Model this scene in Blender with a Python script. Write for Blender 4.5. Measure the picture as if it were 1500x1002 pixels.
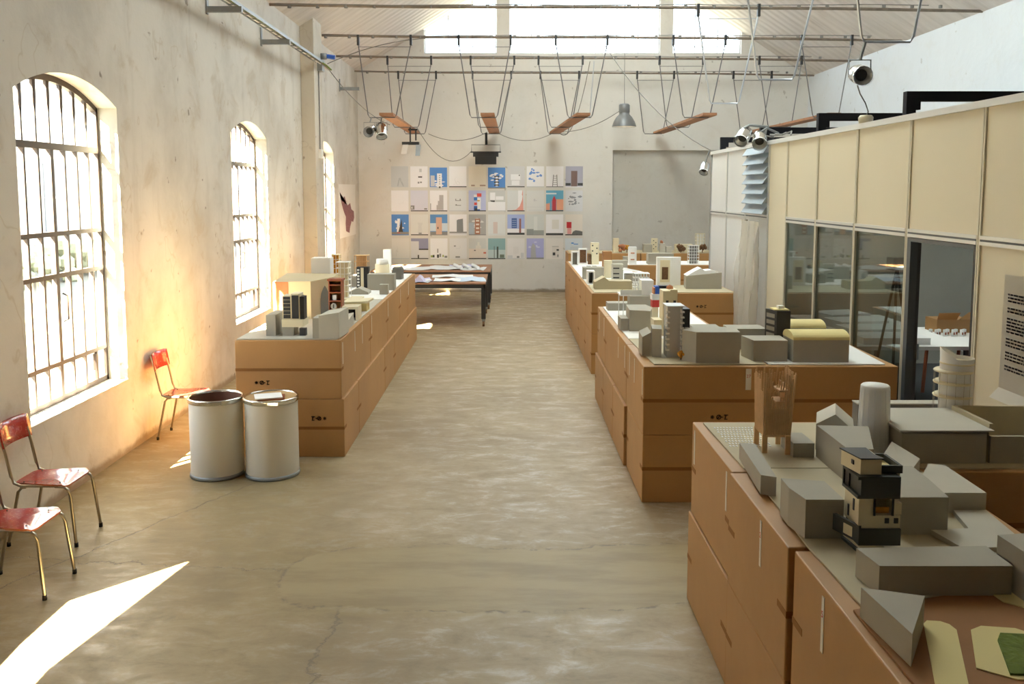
import bpy, math, random
from mathutils import Vector, Matrix
random.seed(7)
R = math.radians
for o in list(bpy.data.objects): bpy.data.objects.remove(o, do_unlink=True)
SC = bpy.context.scene
COL = SC.collection

# ---------------------------------------------------------------- camera
cd = bpy.data.cameras.new('camera'); cam = bpy.data.objects.new('camera', cd); COL.objects.link(cam)
cam.location = (0, 0, 2.5); cam.rotation_euler = (R(90 - 5.5), 0, 0)
cd.sensor_fit = 'HORIZONTAL'; cd.sensor_width = 36; cd.lens = 1280 / 1500 * 36
cd.shift_x = 5 / 1500; cd.shift_y = -99.8 / 1500; cd.clip_end = 300
SC.camera = cam
# ---------------------------------------------------------------- sky, sun, exposure
w = bpy.data.worlds.new('sky'); SC.world = w; w.use_nodes = True
bg = w.node_tree.nodes['Background']
bg.inputs[0].default_value = (0.74, 0.87, 1.0, 1); bg.inputs[1].default_value = 8.0
sd = bpy.data.lights.new('sun', 'SUN'); sun = bpy.data.objects.new('sun', sd); COL.objects.link(sun)
KS = .80   # the sun's drop per metre of horizontal travel
sdir = Vector((.573, .82, -KS)).normalized()
sun.rotation_euler = sdir.to_track_quat('-Z', 'Y').to_euler(); sun.location = (-10, -5, 14)
sd.energy = 260; sd.angle = R(.5); sd.color = (1.0, .91, .66)
SC.view_settings.view_transform = 'Standard'; SC.view_settings.look = 'None'
SC.view_settings.gamma = 1; SC.view_settings.use_curve_mapping = False
SC.view_settings.exposure = 0.10
SC.cycles.use_denoising = True
SC.cycles.diffuse_bounces = 6; SC.cycles.max_bounces = 10; SC.cycles.transparent_max_bounces = 16
SC.cycles.caustics_reflective = False; SC.cycles.caustics_refractive = False
SC.cycles.sample_clamp_indirect = 30

# ---------------------------------------------------------------- materials
def pm(name, col, rough=.6, metal=0, var=.06, scale=3.0, bump=0, bscale=40, spec=.5, var2=None, coat=0):
    m = bpy.data.materials.new(name); m.use_nodes = True
    nt = m.node_tree; N = nt.nodes; L = nt.links; b = N['Principled BSDF']
    b.inputs['Roughness'].default_value = rough; b.inputs['Metallic'].default_value = metal
    b.inputs['Specular IOR Level'].default_value = spec; b.inputs['Coat Weight'].default_value = coat
    b.inputs['Base Color'].default_value = (*col, 1)
    if var or bump:
        tc = N.new('ShaderNodeNewGeometry')
    if var:
        nz = N.new('ShaderNodeTexNoise'); nz.inputs['Scale'].default_value = scale; nz.inputs['Detail'].default_value = 4
        L.new(tc.outputs['Position'], nz.inputs['Vector'])
        mx = N.new('ShaderNodeMix'); mx.data_type = 'RGBA'
        c2 = var2 or tuple(max(0, c * (1 - var * 2.2)) for c in col)
        mx.inputs[6].default_value = (*[min(1, c * (1 + var * .6)) for c in col], 1); mx.inputs[7].default_value = (*c2, 1)
        L.new(nz.outputs['Fac'], mx.inputs[0]); L.new(mx.outputs[2], b.inputs['Base Color'])
    if bump:
        n2 = N.new('ShaderNodeTexNoise'); n2.inputs['Scale'].default_value = bscale; n2.inputs['Detail'].default_value = 3
        L.new(tc.outputs['Position'], n2.inputs['Vector'])
        bp = N.new('ShaderNodeBump'); bp.inputs['Strength'].default_value = bump; bp.inputs['Distance'].default_value = .01
        L.new(n2.outputs['Fac'], bp.inputs['Height']); L.new(bp.outputs['Normal'], b.inputs['Normal'])
    return m

class G:
    """small node-building helper"""
    def __init__(s, name):
        s.m = bpy.data.materials.new(name); s.m.use_nodes = True; s.nt = s.m.node_tree; s.b = s.nt.nodes['Principled BSDF']
        g = s.nt.nodes.new('ShaderNodeNewGeometry'); s.pos = g.outputs['Position']
    def link(s, v, sock):
        if hasattr(v, 'is_linked'): s.nt.links.new(v, sock)
        else: sock.default_value = v
    def noise(s, scale, detail=4, rough=.5, vec=None, dist=0):
        n = s.nt.nodes.new('ShaderNodeTexNoise'); n.inputs['Scale'].default_value = scale; n.inputs['Detail'].default_value = detail
        n.inputs['Roughness'].default_value = rough; n.inputs['Distortion'].default_value = dist
        s.nt.links.new(vec or s.pos, n.inputs['Vector']); return n.outputs['Fac']
    def scalev(s, v, t=(0, 0, 0)):
        n = s.nt.nodes.new('ShaderNodeMapping'); n.inputs['Scale'].default_value = v; n.inputs['Location'].default_value = t
        s.nt.links.new(s.pos, n.inputs['Vector']); return n.outputs[0]
    def math(s, op, a, b=0.0, c=0.0, clamp=False):
        n = s.nt.nodes.new('ShaderNodeMath'); n.operation = op; n.use_clamp = clamp
        s.link(a, n.inputs[0]); s.link(b, n.inputs[1]); s.link(c, n.inputs[2]); return n.outputs[0]
    def ramp(s, v, a, b):   # smooth 0..1 between a and b
        n = s.nt.nodes.new('ShaderNodeMapRange'); n.interpolation_type = 'SMOOTHSTEP'
        s.link(v, n.inputs[0]); n.inputs[1].default_value = a; n.inputs[2].default_value = b; return n.outputs[0]
    def mix(s, f, a, b):
        n = s.nt.nodes.new('ShaderNodeMix'); n.data_type = 'RGBA'; s.link(f, n.inputs[0])
        for v, i in ((a, 6), (b, 7)):
            if isinstance(v, tuple): n.inputs[i].default_value = (*v, 1)
            else: s.nt.links.new(v, n.inputs[i])
        return n.outputs[2]
    def xyz(s):
        n = s.nt.nodes.new('ShaderNodeSeparateXYZ'); s.nt.links.new(s.pos, n.inputs[0]); return n.outputs
    def bump(s, h, st=.3, d=.01):
        n = s.nt.nodes.new('ShaderNodeBump'); n.inputs['Strength'].default_value = st; n.inputs['Distance'].default_value = d
        s.nt.links.new(h, n.inputs['Height']); s.nt.links.new(n.outputs['Normal'], s.b.inputs['Normal'])

def plaster(name, base, dark, stain, amt=.6):
    g = G(name)
    big = g.noise(.55, 6, .62); med = g.noise(2.2, 6, .65, dist=.6); st = g.noise(1.0, 5, .6, vec=g.scalev((3.2, 3.2, .5)))
    spots = g.noise(5.5, 3, .5)
    c = g.mix(g.math('MULTIPLY', g.ramp(big, .42, .66), amt), base, dark)
    c = g.mix(g.math('MULTIPLY', g.ramp(med, .52, .70), amt * .8), c, stain)
    c = g.mix(g.math('MULTIPLY', g.ramp(st, .55, .75), amt * .7), c, dark)
    c = g.mix(g.math('MULTIPLY', g.ramp(spots, .69, .74), min(.75, amt)), c, (.16, .12, .09))
    ring = g.ramp(g.math('ABSOLUTE', g.math('SUBTRACT', g.noise(1.9, 3, .5, vec=g.scalev((1,1,.8),(4,7,2))), .60)), .012, .0)
    c = g.mix(g.math('MULTIPLY', ring, amt*.6), c, stain)
    P_ = g.xyz(); base_ = g.ramp(g.math('ADD', P_[2], g.math('MULTIPLY', med, -.16)), .02, -.05)
    c = g.mix(g.math('MULTIPLY', base_, .8), c, (.22, .16, .09))
    g.nt.links.new(c, g.b.inputs['Base Color']); g.b.inputs['Roughness'].default_value = .8
    g.bump(g.math('ADD', g.noise(9, 5), g.math('MULTIPLY', med, 2.0)), .25, .012)
    return g.m

def floor_mat():
    g = G('worn_concrete'); X, Y, Z = g.xyz()
    wob = g.noise(1.3, 5, .6); wob2 = g.noise(6, 4, .6)
    big = g.noise(.45, 6, .6, dist=.4); swirl = g.noise(3.6, 10, .76, vec=g.scalev((.75, 1.6, 1)), dist=.35)
    fine = g.noise(7, 6, .7, dist=.5)
    c = g.mix(g.ramp(big, .36, .66), (.37, .285, .15), (.265, .195, .095))
    mid = g.math('MULTIPLY', g.math('MAXIMUM', g.ramp(Y, 5.8, 6.2), g.math('MULTIPLY', g.ramp(Y, 5.0, 4.8), .6)), g.ramp(X, -2.2, -.6))
    c = g.mix(g.math('MULTIPLY', mid, .35), c, (.44, .35, .255))
    c = g.mix(g.math('MULTIPLY', g.ramp(swirl, .50, .68), g.math('ADD', .22, g.math('MULTIPLY', mid, .6))), c, (.50, .44, .36))
    c = g.mix(g.math('MULTIPLY', g.ramp(swirl, .50, .34), .5), c, (.22, .165, .09))
    c = g.mix(g.math('MULTIPLY', g.ramp(fine, .56, .74), .35), c, (.20, .155, .10))
    # smoother repair strip: Y about 5.0..5.9 from X -1.5 to the boxes
    yy = g.math('ADD', Y, g.math('MULTIPLY', g.math('SUBTRACT', wob, .5), .45))
    yy = g.math('ADD', yy, g.math('MULTIPLY', g.math('SUBTRACT', wob2, .5), .10))
    dy = g.math('DIVIDE', g.math('SUBTRACT', yy, 5.47), .46)
    dx = g.math('MAXIMUM', g.math('DIVIDE', g.math('SUBTRACT', -1.05, X), .42), 0.0)
    d = g.math('SQRT', g.math('ADD', g.math('MULTIPLY', dy, dy), g.math('MULTIPLY', dx, dx)))
    inside = g.ramp(d, 1.03, .97)
    pc = g.mix(g.ramp(g.noise(2.0, 6, .65, vec=g.scalev((.5, 2.2, 1))), .4, .66), (.36, .28, .15), (.28, .21, .11))
    c = g.mix(g.math('MULTIPLY', inside, .92), c, pc)
    edge = g.math('MULTIPLY', g.ramp(g.math('ABSOLUTE', g.math('SUBTRACT', d, 1.0)), .055, .0), g.ramp(fine, .46, .60))
    c = g.mix(g.math('MULTIPLY', edge, .75), c, (.17, .13, .085))
    # hairline cracks
    def crack(expr, wdt, mask=None):
        k = g.ramp(g.math('ABSOLUTE', expr), wdt, 0.0)
        return g.math('MULTIPLY', k, mask) if mask is not None else k
    wv = g.math('MULTIPLY', g.math('SUBTRACT', g.noise(3, 6, .7), .5), .35)
    k1 = crack(g.math('ADD', g.math('ADD', X, 1.02), wv), .018, g.ramp(Y, 5.05, 4.95))
    k2 = crack(g.math('ADD', g.math('SUBTRACT', Y, g.math('MULTIPLY', X, -.12)), g.math('SUBTRACT', wv, 5.35)), .012, g.ramp(X, -1.4, -1.6))
    k3 = crack(g.math('ADD', g.math('SUBTRACT', Y, g.math('MULTIPLY', X, 1.9)), g.math('SUBTRACT', wv, 11.4)), .03, g.ramp(X, -2.0, -2.3))
    k = g.math('MAXIMUM', g.math('MAXIMUM', k1, k2), k3)
    c = g.mix(g.math('MULTIPLY', k, .65), c, (.13, .10, .07))
    g.nt.links.new(c, g.b.inputs['Base Color'])
    rg = g.math('SUBTRACT', g.math('ADD', .42, g.math('MULTIPLY', fine, .2)), g.math('MULTIPLY', g.math('MULTIPLY', g.ramp(swirl,.45,.65), .20), g.math('SUBTRACT', 1.0, inside))); g.nt.links.new(rg, g.b.inputs['Roughness'])
    h = g.math('ADD', g.math('MULTIPLY', swirl, 1.1), g.math('MULTIPLY', fine, .5))
    h = g.math('SUBTRACT', h, g.math('MULTIPLY', edge, .6)); h = g.math('SUBTRACT', h, k)
    g.bump(h, .22, .010)
    return g.m

def roof_mat():
    g = G('roof_boards')
    wv = g.nt.nodes.new('ShaderNodeTexWave'); wv.bands_direction = 'Y'; wv.inputs['Scale'].default_value = 1.1
    wv.inputs['Distortion'].default_value = 1.0; wv.inputs['Detail'].default_value = 3
    g.nt.links.new(g.pos, wv.inputs['Vector'])
    st = g.noise(1.2, 6, .6, vec=g.scalev((.6, 5, .6)))
    c = g.mix(g.math('MULTIPLY', wv.outputs['Fac'], .3), (.68, .65, .63), (.54, .51, .49))
    c = g.mix(g.math('MULTIPLY', g.ramp(st, .45, .7), .6), c, (.48, .45, .43))
    g.nt.links.new(c, g.b.inputs['Base Color']); g.b.inputs['Roughness'].default_value = .75
    g.bump(wv.outputs['Fac'], .4, .03); return g.m

def glass_mat(name, tint=(.93, .97, .96), refl=.06, dirt=0.0):
    m = bpy.data.materials.new(name); m.use_nodes = True; nt = m.node_tree; nt.nodes.clear()
    out = nt.nodes.new('ShaderNodeOutputMaterial'); tr = nt.nodes.new('ShaderNodeBsdfTransparent'); gl = nt.nodes.new('ShaderNodeBsdfGlossy')
    tr.inputs[0].default_value = (*tint, 1); gl.inputs['Roughness'].default_value = .02
    fr = nt.nodes.new('ShaderNodeLayerWeight'); fr.inputs[0].default_value = .35
    mr = nt.nodes.new('ShaderNodeMapRange'); mr.inputs[3].default_value = refl; mr.inputs[4].default_value = refl*4
    nt.links.new(fr.outputs['Fresnel'], mr.inputs[0])
    mx = nt.nodes.new('ShaderNodeMixShader'); nt.links.new(mr.outputs[0], mx.inputs[0]); nt.links.new(tr.outputs[0], mx.inputs[1]); nt.links.new(gl.outputs[0], mx.inputs[2])
    nt.links.new(mx.outputs[0], out.inputs[0]); return m

def opal_mat():
    m = bpy.data.materials.new('opal_sheet'); m.use_nodes = True; nt = m.node_tree; nt.nodes.clear()
    o = nt.nodes.new('ShaderNodeOutputMaterial'); t = nt.nodes.new('ShaderNodeBsdfTranslucent'); t.inputs[0].default_value = (.125,.145,.175,1)
    nt.links.new(t.outputs[0], o.inputs[0]); return m
def film_mat(name, col, alpha, rough=.35):
    m = bpy.data.materials.new(name); m.use_nodes = True; nt = m.node_tree; b = nt.nodes['Principled BSDF']
    b.inputs['Base Color'].default_value = (*col, 1); b.inputs['Roughness'].default_value = rough; b.inputs['Alpha'].default_value = alpha
    return m

def speckle_mat(name, col, dot):
    g = G(name); n = g.noise(55, 2, .5)
    c = g.mix(g.math('MULTIPLY', g.ramp(n, .58, .66), .55), col, dot)
    g.nt.links.new(c, g.b.inputs['Base Color']); g.b.inputs['Roughness'].default_value = .16; g.b.inputs['Coat Weight'].default_value = .5
    return g.m

def kraft_mat(name, col, fl):
    g = G(name); a = g.noise(1.1, 5, .6); f = g.noise(60, 3, .6, vec=g.scalev((1, 1, .25)))
    c = g.mix(g.ramp(a, .35, .7), col, tuple(x * .86 for x in col))
    c = g.mix(g.math('MULTIPLY', f, .22), c, fl)
    g.nt.links.new(c, g.b.inputs['Base Color']); g.b.inputs['Roughness'].default_value = .5; g.b.inputs['Specular IOR Level'].default_value = .5
    g.bump(g.noise(2.5, 4), .25, .02); return g.m

M = {
 'plaster_left': plaster('plaster_left', (.61, .58, .53), (.44, .41, .365), (.44, .37, .28), .75),
 'plaster_back': plaster('plaster_back', (.70, .685, .66), (.62, .605, .58), (.60, .57, .52), .4),
 'plaster_right': plaster('plaster_right', (.62, .67, .73), (.56, .60, .66), (.54, .55, .55), .3),
 'floor': floor_mat(), 'roof': roof_mat(),
 'recess': plaster('recess_plaster', (.56, .545, .51), (.48, .46, .42), (.46, .43, .38), .4),
 'concrete': pm('concrete', (.55, .52, .47), .8, bump=.3),
 'kraft': kraft_mat('kraft_board', (.50, .27, .10), (.41, .205, .07)),
 'kraft_edge': pm('kraft_edge', (.62, .40, .24), .7),
 'tape': pm('brown_tape', (.30, .135, .04), .6, var=.03, spec=.2),
 'ink': pm('black_ink', (.045, .03, .02), .7, var=0), 'redink': pm('red_ink', (.55, .06, .05), .7, var=0),
 'label': pm('paper_label', (.80, .76, .68), .6, var=.02),
 'card': pm('grey_card', (.41, .38, .31), .75, var=.04, scale=8), 'card_light': pm('light_card', (.55, .52, .44), .75, var=.04, scale=8),
 'low_bounce': pm('low_bounce_wall', (.14, .12, .10), .9), 'hall': pm('hall_board', (.66, .56, .36), .7, var=.06), 'card_dark': pm('dark_card', (.20, .19, .175), .75, var=.04), 'board': pm('board_sand', (.52, .45, .30), .75, var=.05, scale=5),
 'white': pm('white_card', (.88, .87, .845), .6, var=.02), 'cream': pm('cream_card', (.78, .69, .48), .6, var=.03),
 'yellow': pm('yellow_card', (.78, .66, .30), .7, var=.03), 'green': pm('moss_green', (.16, .22, .03), .9, var=.2, scale=30, bump=.8),
 'earth': pm('earth_brown', (.36, .165, .055), .75, var=.12, scale=6), 'terracotta': pm('terracotta', (.55, .22, .10), .8, var=.1, scale=20),
 'black': pm('black_card', (.025, .025, .027), .5, var=0), 'anthracite': pm('anthracite', (.045, .05, .045), .55, var=.1),
 'wood': pm('balsa_wood', (.74, .47, .23), .65, var=.12, scale=25), 'plank': pm('plank_wood', (.42, .20, .10), .6, var=.25, scale=9),
 'redwood': pm('red_wood', (.33, .09, .035), .5, var=.15, scale=20), 'orange': pm('ochre_sponge', (.72, .33, .03), .9, var=.2, scale=40, bump=.8),
 'brown': pm('dry_foliage', (.22, .11, .05), .9, var=.3, scale=40, bump=.8), 'bush': pm('dark_foliage', (.06, .09, .02), .9, var=.2, scale=40),
 'red': pm('red_paint', (.62, .04, .04), .4, var=0), 'blue': pm('blue_paint', (.03, .12, .55), .4, var=0),
 'grass': pm('felt_green', (.32, .42, .14), .9, var=.1), 'silver': pm('silver_metal', (.60, .62, .64), .35, metal=.7, var=.05),
 'chrome': pm('chrome', (.78, .78, .76), .14, metal=1, var=0), 'brass_tube': pm('worn_chrome_tube', (.42, .37, .29), .28, metal=.9, var=.1, scale=12),
 'steel': pm('galvanised_steel', (.34, .36, .37), .5, metal=.5, var=.1, scale=8), 'rust': pm('rusty_rod', (.30, .24, .19), .6, metal=.3, var=.3, scale=9),
 'iron': pm('window_iron', (.035, .035, .04), .5, metal=.3, var=.3, scale=10, var2=(.09, .05, .03)),
 'wire': pm('wire_grey', (.17, .17, .18), .45, metal=.5, var=0), 'wire_bright': pm('bright_rod', (.55, .58, .64), .35, metal=.6, var=0),
 'cable': pm('grey_cable', (.22, .21, .20), .6, var=0), 'rubber': pm('rubber', (.03, .025, .02), .7, var=0),
 'seat': speckle_mat('red_laminate', (.42, .035, .03), (.62, .16, .12)),
 'drum': pm('fibre_drum', (.78, .755, .68), .42, var=.03, scale=2), 'drum_in': pm('drum_inside', (.20, .085, .05), .6), 'lid': pm('masonite_lid', (.55, .36, .17), .5),
 'paper': pm('white_paper', (.84, .84, .84), .6, var=.02), 'lilac': pm('lilac_paper', (.66, .62, .82), .6, var=.05), 'bluepaper': pm('blue_paper', (.62, .72, .86), .6, var=.1, scale=8),
 'panel': pm('cream_panel', (.72, .66, .51), .38, var=.03, scale=1), 'panel_white': pm('white_panel', (.70, .71, .72), .38, var=.03, scale=1),
 'alu': pm('aluminium_profile', (.66, .67, .66), .35, metal=.35, var=0), 'alu_cream': pm('cream_profile', (.66, .62, .50), .4, var=0),
 'slat': pm('blue_grey_slat', (.36, .43, .50), .55, var=.04), 'darkgrey': pm('dark_grey_frame', (.10, .115, .13), .45, var=.05),
 'beam': pm('black_beam', (.012, .012, .016), .6, var=0, spec=.2), 'office': pm('office_wall', (.62, .61, .53), .8), 'office_floor': pm('office_floor', (.06, .065, .07), .6),
 'opal': opal_mat(), 'glass': glass_mat('window_glass',(.98,.985,.98),.03), 'oglass': glass_mat('office_glass', (.72, .78, .76), .10),
 'frost': film_mat('frosted_pane', (.72, .76, .78), .55), 'plastic': film_mat('clear_plastic_sheet', (.66, .63, .56), .6, .2),
 'mesh_white': film_mat('translucent_white', (.90, .88, .86), .75, .4), 'lampglass': pm('lamp_inside', (.95, .9, .8), .4, var=0),
 'lamp': pm('grey_enamel', (.20, .205, .215), .38, metal=.2, var=0), 'facade': pm('pale_facade', (.62, .60, .56), .85), 'facade_win': pm('facade_window', (.16, .17, .19), .4),
 'hedge': pm('hedge', (.30, .33, .24), .9, var=.3, scale=8), 'yard': pm('yard_gravel', (.17, .165, .14), .9, var=.1), 'map': pm('maroon_map', (.30, .13, .15), .7, var=.35, scale=30),
 'text': pm('grey_print', (.17, .17, .18), .7, var=0), 'pillar': plaster('pillar_plaster', (.60, .55, .47), (.46, .42, .36), (.42, .36, .29), .6),
}
lg = M['lampglass'].node_tree.nodes['Principled BSDF']; lg.inputs['Emission Color'].default_value = (1, .86, .62, 1); lg.inputs['Emission Strength'].default_value = 1.2

# ---------------------------------------------------------------- mesh helpers
class MB:
    def __init__(s): s.v = []; s.f = []; s.m = []; s.mats = []; s.smooth = []
    def mi(s, mat):
        if mat not in s.mats: s.mats.append(mat)
        return s.mats.index(mat)
    def add(s, vs, fs, mat, smooth=False):
        n = len(s.v); s.v += [tuple(v) for v in vs]; i = s.mi(mat)
        for f in fs: s.f.append(tuple(n + k for k in f)); s.m.append(i); s.smooth.append(smooth)
        return s
    def box(s, x0, x1, y0, y1, z0, z1, mat='card'):
        x0, x1 = min(x0, x1), max(x0, x1); y0, y1 = min(y0, y1), max(y0, y1); z0, z1 = min(z0, z1), max(z0, z1)
        v = [(x0,y0,z0),(x1,y0,z0),(x1,y1,z0),(x0,y1,z0),(x0,y0,z1),(x1,y0,z1),(x1,y1,z1),(x0,y1,z1)]
        return s.add(v, [(3,2,1,0),(4,5,6,7),(0,1,5,4),(1,2,6,5),(2,3,7,6),(3,0,4,7)], mat)
    def prism(s, pts, z0, z1, mat='card'):
        a = sum(pts[i][0]*pts[(i+1)%len(pts)][1]-pts[(i+1)%len(pts)][0]*pts[i][1] for i in range(len(pts)))
        if a < 0: pts = pts[::-1]
        n = len(pts); zt = z1 if isinstance(z1, (list, tuple)) else [z1]*n
        if a < 0 and isinstance(z1, (list, tuple)): zt = list(z1)[::-1]
        v = [(p[0],p[1],z0) for p in pts] + [(p[0],p[1],zt[i]) for i, p in enumerate(pts)]
        fs = [tuple(range(n-1,-1,-1)), tuple(range(n,2*n))] + [(i,(i+1)%n,n+(i+1)%n,n+i) for i in range(n)]
        return s.add(v, fs, mat)
    def ext(s, prof, axis, a, b, mat='card'):
        """profile of 2-D points extruded along axis 'x' (pts are y,z) or 'y' (pts are x,z)"""
        n = len(prof)
        if axis == 'x': v = [(a,p[0],p[1]) for p in prof] + [(b,p[0],p[1]) for p in prof]
        else: v = [(p[0],a,p[1]) for p in prof] + [(p[0],b,p[1]) for p in prof]
        return s.add(v, [tuple(range(n)), tuple(range(2*n-1,n-1,-1))] + [(i,n+i,n+(i+1)%n,(i+1)%n) for i in range(n)], mat)
    def tube(s, pts, r, n=8, mat='wire', cap=True):
        pts = [Vector(p) for p in pts]; rings = []
        for i, p in enumerate(pts):
            d = (pts[min(i+1,len(pts)-1)] - pts[max(i-1,0)]).normalized()
            up = Vector((0,0,1)) if abs(d.z) < .9 else Vector((0,1,0))
            a = d.cross(up).normalized(); b = d.cross(a).normalized()
            rr = r[i] if isinstance(r, (list, tuple)) else r
            rings.append([p + (a*math.cos(t)+b*math.sin(t))*rr for t in [2*math.pi*k/n for k in range(n)]])
        v = [q for ring in rings for q in ring]; fs = []
        for i in range(len(pts)-1):
            for k in range(n): fs.append((i*n+k, i*n+(k+1)%n, (i+1)*n+(k+1)%n, (i+1)*n+k))
        s.add(v, fs, mat, True)
        if cap: s.add(rings[0], [tuple(range(n))], mat); s.add(rings[-1], [tuple(range(n-1,-1,-1))], mat)
        return s
    def lathe(s, prof, c, n=24, mat='white', smooth=True, a0=0):
        v = [(c[0]+r*math.cos(a0+2*math.pi*k/n), c[1]+r*math.sin(a0+2*math.pi*k/n), z) for r, z in prof for k in range(n)]
        fs = [(i*n+k, i*n+(k+1)%n, (i+1)*n+(k+1)%n, (i+1)*n+k) for i in range(len(prof)-1) for k in range(n)]
        return s.add(v, fs, mat, smooth)
    def blob(s, c, r, mat='brown', n=10):
        """a few jittered faceted balls: sponge foliage"""
        for _ in range(n):
            q = [c[i] + random.uniform(-.6,.6)*r for i in range(3)]; rr = r*random.uniform(.35,.6)
            ring = [(math.cos(t), math.sin(t)) for t in [k*math.pi/3 for k in range(6)]]
            v = [(q[0],q[1],q[2]-rr)] + [(q[0]+rr*.8*x,q[1]+rr*.8*y,q[2]-rr*.3) for x,y in ring] + [(q[0]+rr*.8*x,q[1]+rr*.8*y,q[2]+rr*.4) for x,y in ring] + [(q[0],q[1],q[2]+rr)]
            f = [(0,1+(k+1)%6,1+k) for k in range(6)] + [(1+k,1+(k+1)%6,7+(k+1)%6,7+k) for k in range(6)] + [(7+k,7+(k+1)%6,13) for k in range(6)]
            s.add(v, f, mat)
        return s
    def xf(s, M4):
        s.v = [tuple(M4 @ Vector(p)) for p in s.v]; return s

OFF = {}
def obj(name, mb, parent=None, origin=None, bevel=0):
    """link ONE mesh object; its verts are given in world space (or the thing's own space for built-at-origin things)"""
    if parent is not None: off = OFF[parent.name]
    if parent is not None: pass
    elif origin is not None: off = Vector(origin)
    else:
        xs, ys, zs = zip(*mb.v); off = Vector(((min(xs)+max(xs))/2, (min(ys)+max(ys))/2, min(zs)))
    me = bpy.data.meshes.new(name); me.from_pydata([tuple(Vector(p)-off) for p in mb.v], [], mb.f)
    for k in mb.mats: me.materials.append(M[k] if isinstance(k, str) else k)
    me.polygons.foreach_set('material_index', mb.m); me.polygons.foreach_set('use_smooth', mb.smooth); me.update()
    o = bpy.data.objects.new(name, me); COL.objects.link(o); OFF[o.name] = off.copy()
    if parent is not None: o.parent = parent
    else: o.location = off
    if bevel:
        bv = o.modifiers.new('edge', 'BEVEL'); bv.width = bevel; bv.segments = 2; bv.limit_method = 'ANGLE'
    return o
def tag(o, label, cat, group=None):
    o['label'] = label; o['category'] = cat
    if group: o['group'] = group
    return o
def thing(name, label, cat, loc, group=None, rz=0):
    o = bpy.data.objects.new(name, None); COL.objects.link(o); o.location = loc; o.rotation_euler = (0,0,rz); o.empty_display_size = .1
    OFF[o.name] = Vector(loc); return tag(o, label, cat, group)
def struct(name, mb, parent=None, **k):
    o = obj(name, mb, parent, **k)
    if parent is None: o['kind'] = 'structure'
    return o
def sempty(name, loc=(0,0,0)):
    o = bpy.data.objects.new(name, None); COL.objects.link(o); o.location = loc; OFF[o.name] = Vector(loc); o['kind'] = 'structure'; return o
def rot(mb, c, a):
    ca, sa = math.cos(a), math.sin(a)
    mb.v = [(c[0]+(x-c[0])*ca-(y-c[1])*sa, c[1]+(x-c[0])*sa+(y-c[1])*ca, z) for x,y,z in mb.v]; return mb

# ================================================================ ROOM SHELL
XL, XR, YB, YF = -3.63, 7.2, 21.3, -3.0
EL, ER, RX, RZ = 5.32, 5.19, 1.8, 8.65
def roofz(x): return EL + (x-XL)*(RZ-EL)/(RX-XL) if x < RX else ER + (XR-x)*(RZ-ER)/(XR-RX)
struct('floor', MB().add([(XL-.5,YF-.4,0),(XR+.5,YF-.4,0),(XR+.5,YB+.5,0),(XL-.5,YB+.5,0),(XL-.5,YF-.4,-.2),(XR+.5,YF-.4,-.2),(XR+.5,YB+.5,-.2),(XL-.5,YB+.5,-.2)],
    [(0,1,2,3),(7,6,5,4),(0,4,5,1),(1,5,6,2),(2,6,7,3),(3,7,4,0)], 'floor'), origin=(0,0,0))
# left wall with segmental-arch windows; TW thick
TW = .24; SILL = .70; SPR = 3.25; RISE = .20; WINS = [(6.5,8.2), (11.53,13.23), (16.56,18.26)]
def archz(y, a, b): t = (y-a)/(b-a)*2-1; return SPR + RISE*(1-t*t)
lw = MB(); x0, x1 = XL-TW, XL
prev = YF-.3
holes = [(1.3, 4.3, 'plain')] + [(a,b,'arch') for a,b in WINS]
for a, b, kind in holes:
    lw.box(x0,x1,prev,a,0,EL+.1,'plaster_left'); lw.box(x0,x1,a,b,0,SILL,'plaster_left')
    if kind == 'plain': lw.box(x0,x1,a,b,3.4,EL+.1,'plaster_left')
    else:
        n = 20
        for i in range(n):
            ya, yb = a+(b-a)*i/n, a+(b-a)*(i+1)/n; za, zb = archz(ya,a,b), archz(yb,a,b)
            lw.add([(x1,ya,za),(x1,yb,zb),(x1,yb,EL+.1),(x1,ya,EL+.1),(x0,ya,za),(x0,yb,zb),(x0,yb,EL+.1),(x0,ya,EL+.1)], [(0,1,2,3),(7,6,5,4),(0,4,5,1)], 'plaster_left')
    prev = b
lw.box(x0,x1,prev,YB+.3,0,EL+.1,'plaster_left')
struct('wall_left', lw, origin=(0,0,0))
struct('trim_1', MB().box(XL,-3.39,15.5,16.15,0,5.55,'pillar').prism([(XL,15.5),(-3.39,15.5),(-3.39,16.15),(XL,16.15)],5.55,[5.62,5.62,5.62,5.62],'pillar'), bevel=.01)
# back wall: recessed doorway panel right of the posters, three roof-high lights in the gable
bw = MB(); Z0 = 5.73; y0, y1 = YB, YB+.3; ra, rb, rzt = 2.52, 5.3, 3.45
bw.box(XL,ra,y0,y1,0,Z0,'plaster_back').box(rb,XR,y0,y1,0,Z0,'plaster_back').box(ra,rb,y0,y1,rzt,Z0,'plaster_back')
bw.box(ra,rb,y0+.12,y1,0,rzt,'recess')
def gab(xa, xb, mat='plaster_back', ya=y0, yb=y1, mb=bw):
    ps = [(xa,Z0-.0),(xb,Z0),(xb,max(roofz(xb),Z0)+.05)] + ([(RX,RZ+.05)] if xa < RX < xb else []) + [(xa,max(roofz(xa),Z0)+.05)]
    mb.ext(ps,'y',ya,yb,mat)
GW = [(-2.02,-.29),(.03,3.62),(3.92,5.56)]
gab(XL,-2.02); gab(-.29,.03); gab(3.62,3.92); gab(5.56,XR)
struct('wall_back', bw, origin=(0,0,0))
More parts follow.
